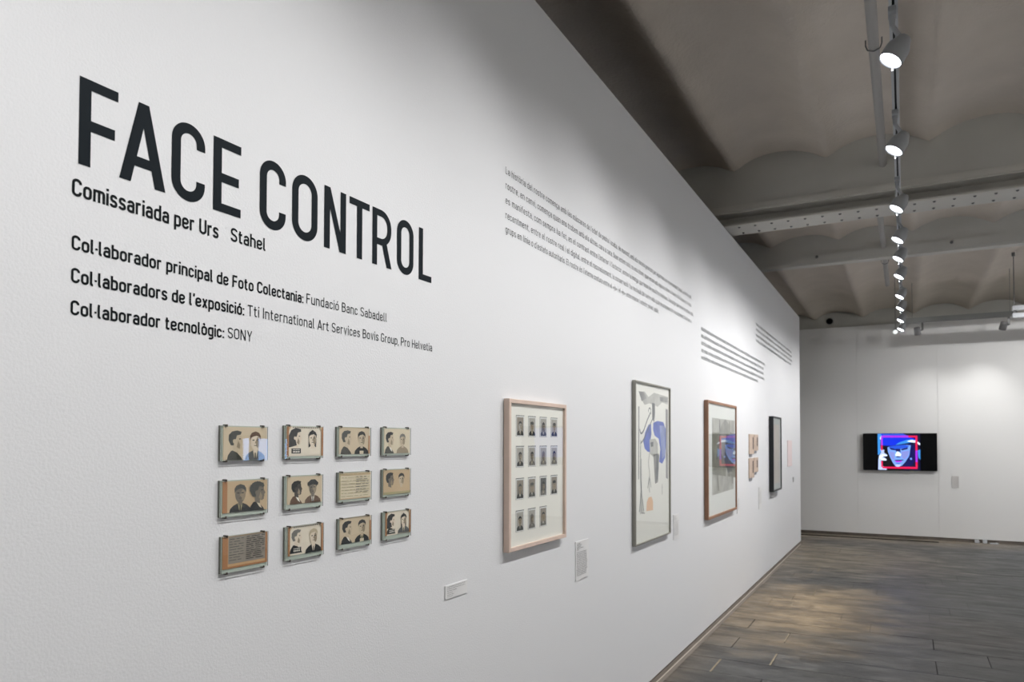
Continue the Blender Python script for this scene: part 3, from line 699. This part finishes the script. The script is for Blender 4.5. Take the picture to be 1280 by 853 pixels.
patch(p, [(4.40,1.925),(4.50,1.925),(4.56,1.89),(4.46,1.865)], x+.0002, C_GR)
patch(p, [(4.84,1.915),(5.04,1.92),(5.04,1.885),(4.86,1.885)], x+.0003, C_GR)
patch(p, [(4.675,1.865),(4.735,1.865),(4.74,1.80),(4.72,1.74),(4.68,1.76)], x+.0002, C_DG)
def curve(pts, wd, m_, dx=.0003, r=.05, cl=0):
    vs, fs = stroke_quads(fillet(pts, cl, r), cl, wd); p.add([(x+dx, v.x, v.y) for v in vs], fs, m_)
curve([(4.64,1.80),(4.56,1.74),(4.49,1.67),(4.43,1.655),(4.42,1.69)], .012, C_DG); curve([(4.70,1.77),(4.60,1.70),(4.50,1.62),(4.44,1.60)], .010, C_DG)
curve([(4.60,1.80),(4.60,1.83),(4.65,1.83),(4.65,1.79)], .009, C_DG)
patch(p, [(4.392,1.83),(4.415,1.83),(4.405,1.375),(4.39,1.375)], x+.0001, C_GR)
patch(p, [(4.985,1.84),(5.035,1.835),(5.035,1.35),(4.99,1.36)], x+.0001, C_GR)
patch(p, [(4.655,1.725),(4.60,1.72),(4.53,1.67),(4.49,1.61),(4.52,1.565),(4.58,1.545),(4.64,1.54),(4.63,1.60),(4.66,1.66)], x+.0002, C_BLUE)
patch(p, [(4.70,1.735),(4.80,1.75),(4.93,1.745),(4.985,1.70),(4.99,1.60),(4.97,1.50),(4.90,1.46),(4.83,1.475),(4.86,1.56),(4.82,1.63),(4.73,1.65),(4.695,1.69)], x+.0002, C_BLUE)
patch(p, [(4.84,1.72),(4.96,1.72),(4.97,1.52),(4.90,1.49)], x+.0003, C_BLUE2)
patch(p, [(4.62,1.625),(4.74,1.63),(4.80,1.60),(4.80,1.53),(4.70,1.51),(4.63,1.53)], x+.0003, C_LG)
patch(p, [(4.64,1.605),(4.70,1.61),(4.70,1.58),(4.65,1.575)], x+.0004, C_DG)
patch(p, [(4.70,1.53),(4.82,1.53),(4.82,1.44),(4.80,1.34),(4.74,1.33),(4.72,1.42)], x+.0003, C_GR)
patch(p, [(4.76,1.53),(4.83,1.52),(4.80,1.36),(4.77,1.35)], x+.0004, C_DG)
curve([(4.62,1.54),(4.59,1.46),(4.63,1.40),(4.60,1.33),(4.62,1.28)], .016, C_LG); curve([(4.61,1.38),(4.58,1.31)], .008, C_DG); curve([(4.62,1.38),(4.65,1.31)], .008, C_DG)
curve([(4.44,1.62),(4.43,1.40),(4.45,1.30),(4.41,1.17)], .010, C_DG); curve([(4.45,1.50),(4.45,1.30),(4.50,1.17)], .008, C_DG); curve([(4.45,1.28),(4.45,1.16),(4.52,1.155)], .008, C_GR, r=.01)
patch(p, [(4.42,1.22),(4.47,1.26),(4.50,1.16),(4.42,1.155)], x+.0002, C_LG)
curve([(4.90,1.32),(4.90,1.25)], .008, C_GR)
patch(p, [(4.55,1.165),(4.56,1.22),(4.60,1.25),(4.66,1.25),(4.69,1.22),(4.69,1.16)], x+.0003, C_OR)
part(f2, 'drawing', p)

f3, xm = picture('framed_collage', 'brown wooden frame with grey streaked collage reflecting the blue screen', 6.136, 7.319, .961, 1.963, .037, .022, M_BROWN, mat('mount_cool', (238,240,238), .8))
C_S = [mat('collage_%s' % n_, c_, .6, noise=(s_, .3)) for n_, c_, s_ in (('light', (190,190,184), 7), ('mid', (160,160,154), 9), ('olive', (140,140,128), 8), ('dark', (96,98,98), 11))]
p = MB(); x = xm+.0004
patch(p, [(6.325,1.155),(7.21,1.165),(7.27,1.82),(6.325,1.82)], x, C_S[0])
patch(p, [(6.325,1.335),(7.29,1.27),(7.29,1.695),(6.325,1.695)], x+.0002, C_S[2])
rc = random.Random(2)
for k in range(20):
    a = rc.uniform(6.36, 7.15); z_ = rc.uniform(1.17, 1.6); h_ = rc.uniform(.12, .3); d_ = rc.uniform(-.12, .12); w2 = rc.uniform(.02, .07)
    z1_ = min(z_+h_, 1.81); patch(p, [(a,z_),(a+w2,z_),(a+w2*.6+d_*.5,z1_),(a+d_*.5,z1_)], x+.0003+k*.00004, rc.choice(C_S[1:]) if 1.33 < z_ else rc.choice(C_S[:3]))
patch(p, [(6.60,1.70),(6.72,1.78),(6.85,1.82),(7.0,1.78),(7.1,1.66),(7.0,1.50),(6.85,1.42),(6.7,1.50)], x+.0013, C_S[1])
patch(p, [(6.88,1.68),(7.2,1.68),(7.2,1.36),(6.95,1.32),(6.80,1.45)], x+.0014, C_S[3])
part(f3, 'collage', p)

f4, xm = picture('framed_print', 'thick black frame with a pale misty print near the far end of the wall', 9.448, 10.117, 1.004, 1.938, .056, .020, M_BLACKF, mat('print_mist', (196,204,204), .7, noise=(4, .12)))
p = MB(); patch(p, [(9.56,1.10),(10.0,1.10),(10.0,1.84),(9.56,1.84)], xm+.0004, mat('print_mist_warm', (208,200,192), .7, noise=(6, .12))); part(f4, 'print', p)

# four small brown plates between the brown and the black frame
C_BR = mat('plate_brown', (196,176,160), .6, noise=(9, .12)); C_BRD = mat('plate_mark', (84,76,74), .7); C_BRG = mat('plate_grey', (140,140,144), .6)
for (a, b, z0, z1, lab) in ((8.12,8.40,1.465,1.700,'small brown photo card of the upper pair beside the black frame, left one'),
                       (8.42,8.66,1.500,1.700,'small brown photo card of the upper pair beside the black frame, right one'),
                       (8.11,8.39,1.207,1.440,'small brown photo card of the lower pair beside the black frame, left one'),
                       (8.41,8.65,1.262,1.442,'small brown photo card of the lower pair beside the black frame, right one')):
    t = empty('photo_card', (0, (a+b)/2, z0), lab, 'photograph', 'four small brown cards')
    part(t, 'card', MB().box((0, a, z0+.02), (.010, b, z1), C_BR))
    part(t, 'mark', MB().box((.010, b-.09, z0+.07), (.0107, b-.04, z1-.03), C_BRD))
    part(t, 'caption_strip', MB().box((0, a+.02, z0-.01), (.006, a+(b-a)*.62, z0+.0195), C_BRG))
t = tag(MB().box((0, 11.05, 1.27), (.006, 11.50, 1.645), mat('pale_pink_sheet', (224,208,208), .7)).build('pink_sheet'), 'faint pink sheet on the wall to the right of the black frame', 'sheet')
tag(MB().bevbox((0, 11.60, 1.03), (.012, 11.68, 1.10), mat('switch_grey', (190,190,190), .5), .002).build('wall_switch'), 'tiny pale wall plate at the far right end of the white wall', 'switch')

def caption(label, y0, y1, z0, z1, lines, mt, dense=None, th=.004):
    t = empty('caption_card', (0, (y0+y1)/2, z0), label, 'caption')
    part(t, 'card', MB().bevbox((0, y0, z0), (th, y1, z1), M_CARD, .0006))
    p = MB(); rnd = random.Random(int(y0*100))
    for zf, fr in lines: scribble(p, y0+.012, y1-.012, z0+zf*(z1-z0), (z1-z0)*(.06 if dense is None else .026), mt, x=th+.0003, rnd=rnd, frac=fr)
    tag(part(t, 'print', p), kind='stuff')
caption('small landscape white caption card below and left of the pale wooden frame', 2.239, 2.391, 1.029, 1.0785,
        [(.84,.97),(.70,.95),(.55,.5),(.40,.28),(.26,.38),(.13,.3)], M_PRINT)
cl = [(.93,.3),(.89,.45),(.85,.35),(.81,.6),(.77,.25)]
caption('upright white caption card to the right of the pale wooden frame', 3.434, 3.604, .900, 1.097, cl+[(.70-.045*k, rn.uniform(.85,1)) for k in range(14)], M_PRINT, 1)
caption('upright white caption card to the right of the grey metal frame', 5.217, 5.367, .902, 1.083, cl+[(.70-.045*k, rn.uniform(.85,1)) for k in range(13)], M_PRINTL, 1)
caption('faint caption card touching the right edge of the brown frame', 7.485, 7.607, .900, 1.078, [(.8-.05*k, .9) for k in range(12)], M_PRINTL, 1)
caption('faint caption card below the four small brown cards', 8.705, 8.90, .850, 1.095, [(.8-.05*k, .9) for k in range(12)], M_PRINTL, 1)

# ---------------------------------------------------------------- video screen on the end wall
EM = {k: mat('screen_'+k, v, .3, emit=e*1.1) for k, (v, e) in dict(deep=((10,14,90),1), blue=((8,50,235),1), mid=((40,90,225),1), light=((120,165,245),1.1), skin=((140,150,225),1), pale=((190,205,250),1.1),
      white=((225,240,255),1.3), cyan=((60,150,235),1), red=((225,20,80),1.1), mag=((170,50,225),1.1), black=((3,4,16),.6), navy=((6,14,60),.8)).items()}
tv = empty('video_screen', (1.395, 14.1, 1.147), 'black flat video screen with a blue face in a red square on the end wall', 'screen')
YF = 14.02
part(tv, 'housing', MB().bevbox((.84, YF, 1.147), (1.949, YF+.045, 1.779), M_BLACK, .004))
part(tv, 'wall_bracket', MB().box((1.15, YF+.045, 1.3), (1.65, 14.1, 1.6), M_GREY))
for u_, w2 in ((1.33, .03), (1.556, .045)):  # pale slips standing in for reflections on the lower bezel
    part(tv, 'bezel_glint', MB().box((u_, YF-.004, 1.139), (u_+w2, YF+.01, 1.147), mat('painted_glint', (215,210,190), .4)), 'tiny pale reflection glint modelled under the bezel')
def su(u): return .84+((1085+u/14.21)-1078.6)/92.6*1.108      # design grid of the picture shown -> metres on the screen
def sz(v): return 1.779-((535+v/14.21)-541.9)/46.3*.632
scr = MB(); ly = [0]
def S(c, pts):
    ly[0] += 1; y = YF-.0004-ly[0]*.00008
    scr.poly([(su(min(max(a,180),935)), y, sz(min(max(b,104),746))) for a, b in pts], EM[c])
S('black', [(180,104),(935,104),(935,746),(180,746)])
S('navy', [(700,104),(935,104),(935,746),(640,746)])
S('cyan', [(180,104),(250,104),(235,200),(225,330),(245,420),(200,480),(180,480)])
S('blue', [(245,104),(640,104),(760,165),(860,205),(890,245),(760,250),(600,290),(430,320),(262,310),(245,200)])
S('mid', [(270,104),(620,104),(700,135),(450,130),(270,150)])
S('cyan', [(560,262),(700,215),(800,205),(870,235),(760,262),(620,290),(500,305)])
S('white', [(700,240),(780,215),(855,225),(935,275),(930,310),(860,262),(790,258)])
S('deep', [(262,310),(430,320),(600,290),(770,262),(790,330),(360,345)])
S('light', [(355,350),(410,330),(520,318),(660,300),(770,310),(775,400),(740,500),(680,590),(620,660),(560,690),(500,685),(450,620),(400,520),(365,430)])
S('mid', [(470,318),(660,300),(740,320),(700,360),(590,370),(560,420),(500,400),(400,375),(390,335)])
S('deep', [(380,350),(490,375),(500,400),(420,390)])
S('deep', [(590,380),(720,345),(715,375),(620,400)])
S('deep', [(500,370),(585,375),(590,430),(560,420),(520,430),(505,410)])
S('skin', [(390,420),(480,430),(480,560),(440,560),(400,490)])
S('skin', [(600,420),(750,400),(720,500),(660,560),(610,530)])
S('white', [(530,415),(560,430),(600,470),(590,500),(500,500),(495,470)])
S('deep', [(505,502),(590,502),(580,522),(520,522)])
S('mag', [(480,575),(540,565),(620,570),(600,605),(510,610)])
S('navy', [(480,568),(640,562),(640,575),(560,582),(480,580)])
S('mid', [(500,625),(590,625),(570,640),(520,640)])
S('pale', [(490,650),(600,645),(560,690),(510,685)])
S('deep', [(770,310),(830,300),(850,420),(840,560),(800,650),(700,700),(620,690),(700,590),(745,480)])
S('cyan', [(890,400),(935,380),(935,560),(900,520)])
S('light', [(756,530),(788,530),(788,562),(756,562)])
for a in ([(225,380),(300,395),(290,440),(350,480),(345,505),(270,510),(330,550),(335,580),(240,580),(235,620),(250,680),(340,700),(340,746),(185,746),(190,560),(205,490),(245,430)],): S('pale', a)
S('white', [(205,510),(260,470),(350,485),(345,500),(280,505),(215,560)]); S('white', [(230,545),(300,545),(340,565),(330,580),(250,575)])
S('white', [(222,170),(245,140),(258,150),(250,200),(225,210)])
S('red', [(262,690),(885,685),(885,722),(262,722)])
S('red', [(850,140),(888,140),(888,690),(850,690)]); S('mag', [(850,400),(888,400),(888,600),(850,600)])
S('mag', [(262,138),(740,138),(740,172),(262,172)]); S('red', [(730,140),(888,140),(888,172),(730,172)]); 
S('mag', [(238,150),(270,150),(270,310),(238,310)]); S('red', [(238,310),(268,310),(268,400),(238,400)]); S('red', [(240,590),(270,590),(270,700),(240,700)])
part(tv, 'display', scr)
# wall caption beside it
t = empty('caption_card', (2.2, 14.1, .88), 'pale grey caption card right of the video screen on the end wall', 'caption')
part(t, 'card', MB().box((2.155, 14.093, .875), (2.255, 14.1, 1.07), mat('caption_grey', (196,194,192), .7)))
p = MB(); rnd = random.Random(8)
for k in range(9): scribble(p, 2.165, 2.245, 1.03-.016*k, .006, M_PRINTL, x=14.0925, rnd=rnd, axis='x')
tag(part(t, 'print', p), kind='stuff')

# screens elsewhere in the room that show only as reflections in the picture glass
tw = empty('light_box', (7, 7.9, 1.18), 'pale blue lit box and strip on the right wall, outside the picture', 'light box')
part(tw, 'housing', MB().bevbox((6.94, 7.40, 1.15), (7, 8.35, 1.70), M_BLACK, .004))
part(tw, 'display', MB().box((6.934, 7.74, 1.18), (6.94, 8.30, 1.655), mat('panel_light', (150,190,250), emit=11)))
part(tw, 'light_strip', MB().box((6.934, 7.46, 1.18), (6.94, 7.56, 1.655), mat('panel_light')))
tw = empty('video_screen', (5.3, 14.1, 1.147), 'blue video screen further right on the end wall, outside the picture', 'screen')
part(tw, 'housing', MB().bevbox((4.75, YF, 1.147), (5.86, YF+.08, 1.96), M_BLACK, .004))
part(tw, 'display', MB().box((4.85, YF-.004, 1.30), (5.55, YF, 1.92), mat('panel_blue', (60,100,235), emit=1.0)))

# ---------------------------------------------------------------- track lighting
TX = 1.449; TZ = 3.62
trk = empty('lighting_track', (TX, 5, TZ), 'long white ceiling track with a dark slot carrying the row of spotlights', 'lighting track')
m_ = MB(); wd = .019; ht = .033
for a, b in ((-wd, -.0055), (.0055, wd)): m_.box((TX+a, -2.4, TZ), (TX+b, 13.6, TZ+ht), M_WHITE)
m_.box((TX-wd, -2.4, TZ+ht), (TX+wd, 13.6, TZ+ht+.006), M_WHITE)
part(trk, 'rail', m_)
part(trk, 'slot', MB().box((TX-.0055, -2.4, TZ+.012), (TX+.0055, 13.6, TZ+ht), M_SLOT), 'dark slot')
for y in (-1.5, 1.0, 3.2, 5.6, 8.4, 11.0, 13.3):
    part(trk, 'suspension_wire', MB().tube((TX, y, TZ+ht), (TX, y, 4.30), .0025, .0025, M_GREY, 8))
NAMES = ['nearest lit white spotlight hanging from the ceiling track', 'second lit white spotlight from the camera, in front of the plastered web', 'third lit spotlight from the camera, just over the riveted beam',
 'fourth lit spotlight along the track, just beyond the riveted beam', 'fifth lit spotlight along the track, against the second beam', 'sixth lit spotlight along the track, just below the second beam',
 'seventh lit spotlight along the track, in the far vaulted bay', 'eighth lit spotlight along the track, third from its far end', 'ninth lit spotlight along the track, second from its far end', 'farthest lit spotlight at the end of the track']
def spotlight(x, y, label, power, aim, group='spotlights on the ceiling track', zf=3.383, tz=TZ, lit=True, size=1.0, cone=112):
    aim = Vector(aim).normalized()
    t = empty('spotlight', (x, y, tz), label, 'spotlight', group)
    lens = Vector((x, y, zf))+Vector((aim.x, aim.y, 0))*.02
    part(t, 'adapter', MB().bevbox((x-.017, y-.045, tz-.022), (x+.017, y+.045, tz+.004), M_LAMP, .003).tube((x, y, tz-.02), (x, y, tz-.075), .016, .012, M_LAMP, 14))
    back = lens-aim*.135*size; piv = lens-aim*.105*size
    part(t, 'stem', MB().tube((x, y, tz-.07), piv, .011, .013, M_LAMP, 12))
    R_ = .052*size
    hd = part(t, 'head', MB().lathe(back, aim, [(.012, .0001), (.012, R_*.55), (.016, R_*.62), (.028, R_*.68), (.060*size, R_*.98), (.075*size, R_*1.04), (.13*size, R_*1.06), (.135*size, R_*1.06), (.135*size, R_*.98), (.126*size, R_*.96)], M_LAMP))
    subpart(hd, 'lens', MB().lathe(lens-aim*.009, aim, [(0, R_*.96), (.004, R_*.6), (.005, .0001)], M_LENS if lit else M_GREY))
    side = aim.cross(Vector((0, 0, 1))).normalized()
    k0 = lens-aim*.02+Vector((0, 0, -1))*R_*1.02
    subpart(hd, 'locking_knob', MB().tube(k0, k0+Vector((0, 0, -.012)), .005, .005, M_LAMP, 10))
    if power:
        ld = bpy.data.lights.new('spot_lamp', 'SPOT'); ld.energy = power; ld.spot_size = math.radians(cone); ld.spot_blend = 1.0; ld.shadow_soft_size = .012
        ld.color = (1.0, .99, .98)
        lo = bpy.data.objects.new('spot_lamp', ld); COL.objects.link(lo); lo.location = lens+aim*.012
        lo.rotation_euler = aim.to_track_quat('-Z', 'Y').to_euler(); adopt(t, lo)
    return t
for y, lab in zip((3.80, 4.99, 6.25, 7.22, 7.97, 8.82, 10.03, 10.93, 12.0, 12.94), NAMES):
    spotlight(TX-.005, y, lab, SPOT_W*(1.0 if y < 9 else .8), (-.50, -.18, -.85))
for y, lab in ((2.55, 'white spotlight on the track above the picture, nearest to the visible row'), (1.35, 'white spotlight on the track above the picture, over the title'), (.15, 'white spotlight on the track above the camera'), (-1.1, 'white spotlight on the track behind the camera')):
    spotlight(TX-.005, y, lab, SPOT_W*.86, (-.50, -.18, -.85))
tag(MB().lathe((1.36, 13.25, 3.40), (0, 0, -1), [(-.032, .0001), (-.03, .018), (-.015, .03), (0, .034), (.015, .03), (.03, .016), (.034, .0001)], mat('round_lamp', (235,240,238), emit=1.2)).tube((1.36, 13.25, 3.43), (1.36, 13.25, 4.3), .003, .003, M_GREY, 8).build('globe_lamp'),
    'small round white lamp beside the far end of the track', 'lamp')

# rail across the end wall with two spotlights turned to the wall
rl = tag(MB().bevbox((1.49, 13.285, 3.53), (2.99, 13.33, 3.615), mat('rail_grey', (150,152,150), .5), .003).build('cross_rail'), 'grey horizontal rail across the end wall holding two spotlights', 'lighting track')
for xx in (1.6, 2.9): MB().tube((xx, 13.31, 3.612), (xx, 13.31, 4.3), .003, .003, M_GREY, 8).build('hanger', rl)
for x_, aimx, lab, pw in ((1.74, .12, 'grey spotlight turned to the end wall, left one on the cross rail', SPOT_BACK*.55), (2.885, -.22, 'grey spotlight turned to the end wall, right one on the cross rail', SPOT_BACK)):
    aim = Vector((aimx, .36, -.92)).normalized(); t = empty('spotlight', (x_, 13.31, 3.53), lab, 'spotlight', 'spotlights on the cross rail')
    part(t, 'stem', MB().box((x_-.014, 13.296, 3.41), (x_+.014, 13.324, 3.53), M_GREY))
    h0 = Vector((x_-.07, 13.31, 3.40))
    part(t, 'head', MB().lathe(h0-aim*.06, aim, [(0, .0001), (0, .042), (.02, .048), (.12, .05), (.12, .0001)], mat('spot_grey', (140,140,142), .5)))
    part(t, 'arm', MB().tube((x_, 13.31, 3.415), h0, .012, .012, M_GREY, 10))
    ld = bpy.data.lights.new('spot_lamp', 'SPOT'); ld.energy = pw; ld.spot_size = math.radians(84); ld.spot_blend = 1; ld.shadow_soft_size = .015; ld.color = (1, .99, .97)
    lo = bpy.data.objects.new('spot_lamp', ld); COL.objects.link(lo); lo.location = h0+aim*.075; lo.rotation_euler = aim.to_track_quat('-Z', 'Y').to_euler(); adopt(t, lo)
# short suspended rail at the right edge
r2 = empty('suspended_rail', (3.2, 12.1, 3.34), 'white suspended rail on a thin rod at the right edge under the vaults', 'lighting track')
part(r2, 'rod', MB().tube((2.82, 12.1, 3.50), (2.82, 12.1, 4.24), .006, .006, M_GREY, 8)); part(r2, 'ceiling_cup', MB().tube((2.82, 12.1, 4.19), (2.82, 12.1, 4.24), .022, .022, M_GREY, 14))
part(r2, 'box_rail', MB().bevbox((2.795, 12.05, 3.44), (4.6, 12.15, 3.50), M_WHITE, .004)); part(r2, 'lower_rail', MB().bevbox((2.795, 12.07, 3.335), (4.6, 12.13, 3.40), M_WHITE, .004))
part(r2, 'spacer', MB().box((2.81, 12.08, 3.395), (2.84, 12.12, 3.445), M_GREY))
# added second row of fill lamps washing the opposite wall (outside the picture, lights the room)
for k, y in enumerate((-.5, 2.5, 5.5, 8.5, 11.5)):
    spotlight(5.4, y, 'added white fill spotlight near the right wall, outside the picture, %s' % ('behind the camera', 'beside the camera', 'by the riveted beam', 'by the second beam', 'by the end wall')[k], SPOT_FILL, (.6, .0, -.8), 'added fill spotlights along the right wall', cone=120)
for k, y in enumerate((1.0, 4.0, 7.0, 10.0)):  # added unseen lamps, extra light for the left wall
    spotlight(5.4, y, 'added white fill spotlight turned to the left wall, outside the picture, %s' % ('above the camera', 'by the first bay', 'by the riveted beam', 'by the second beam')[k], CROSS_FILL, (-.88, .0, -.47), 'added fill spotlights along the right wall', cone=62)
tr2 = empty('lighting_track', (5.4, 5, TZ), 'added white ceiling track for fill lamps near the right wall, outside the picture', 'lighting track')  # added to carry the fill lamps
part(tr2, 'rail', MB().box((5.38, -2.4, TZ), (5.42, 13.6, TZ+.035), M_WHITE))
for y in (-1.5, 4.0, 8.4, 13.0): part(tr2, 'suspension_wire', MB().tube((5.4, y, TZ+.03), (5.4, y, 4.2), .0025, .0025, M_GREY, 8))
for x_, lab in ((3.6, 'left'), (4.5, 'middle'), (5.3, 'right')):  # added unseen lamps that even out the light on the end wall
    spotlight(x_, 11.0, 'added white fill spotlight aimed at the end wall, outside the picture, %s one of three' % lab, 125, (-.3, .8, -.62), 'added fill spotlights aimed at the end wall')
tr3 = tag(MB().box((3.4, 10.98, TZ), (5.36, 11.02, TZ+.035), M_WHITE).build('lighting_track'), 'added white cross track joining the right track, outside the picture', 'lighting track')  # added to carry the end wall fill lamps

for k, x_ in enumerate((.4, 2.4, 4.6)):  # added hidden lamps and track, brighten the end bay above the panels
    spotlight(x_, 15.0, 'added white fill spotlight hidden behind the end wall panels, %s one of three' % ('left', 'middle', 'right')[k], 110, (0, .75, -.66), 'added fill spotlights behind the end wall', cone=110, tz=3.50, zf=3.26)
tag(MB().box((.2, 14.98, 3.50), (4.8, 15.02, 3.535), M_WHITE).build('lighting_track'), 'added white ceiling track hidden behind the end wall panels', 'lighting track')

# ceiling pipe
def pipe(x, y0, y1, label):
    t = empty('ceiling_pipe', (x, y0, 4.0), label, 'pipe')
    part(t, 'tube', MB().tube((x, y0, 4.0), (x, y1, 4.0), .030, .030, mat('pipe_paint', (165,163,161), .5), 20))
    n = int((y1-y0)/1.4)
    for k in range(n):
        y = y0+.65+k*1.4
        m_ = MB(); pts = [(x-.044, 4.035), (x-.044, 4.0), (x-.034, 3.972), (x, 3.958), (x+.034, 3.972), (x+.044, 4.0), (x+.044, 4.035)]
        for a, b in zip(pts, pts[1:]): m_.tube((a[0], y, a[1]), (b[0], y, b[1]), .004, .004, M_GREY, 6)
        part(t, 'clamp', m_)
pipe(1.335, .0, 6.98, 'white pipe under the near vaults running beside the track')
pipe(1.27, 7.35, 9.90, 'short white pipe between the riveted beam and the second beam')
pipe(1.27, 10.08, 12.35, 'white pipe under the far vaults, beyond the second beam')

# round black camera on the arched end wall
t = empty('dome_camera', (.146, 16.2, 4.10), 'small round black dome camera under the arch of the end bay', 'camera')
part(t, 'base_plate', MB().tube((.146, 16.2, 4.10), (.146, 16.17, 4.10), .062, .062, M_BLACK, 20))
part(t, 'dome', MB().lathe((.146, 16.17, 4.10), (0, -1, 0), [(0, .055), (.02, .052), (.04, .038), (.052, .018), (.055, .0001)], M_BLACK, n=20))

# floor things by the end wall
tag(MB().bevbox((-.9, 13.765, 0), (1.95, 13.79, .012), M_BLACK, .003).build('floor_cable'), 'black flat cable strip on the floor along the end wall', 'cable')
for k, (x_, y_, lab) in enumerate(((2.49, 14.02, 'small white plug adapter on floor by end wall, leftmost of three'), (2.60, 14.03, 'small white plug adapter on floor by end wall, middle of three'), (2.72, 13.96, 'small white plug adapter on floor by end wall, rightmost and flattest'))):
    t = empty('plug_adapter', (x_, y_, 0), lab, 'adapter', 'white adapters by the end wall'); h_ = (.05, .06, .02)[k]; s_ = (.03, .03, .06)[k]
    part(t, 'body', MB().bevbox((x_-s_, y_-.03, .0), (x_+s_, y_+.03, h_), M_WHITE, .006))
    part(t, 'lead', MB().tube((x_, y_+.03, .012), (x_+.05, 14.09, .012), .005, .005, M_BLACK if k == 1 else M_WHITE, 8))
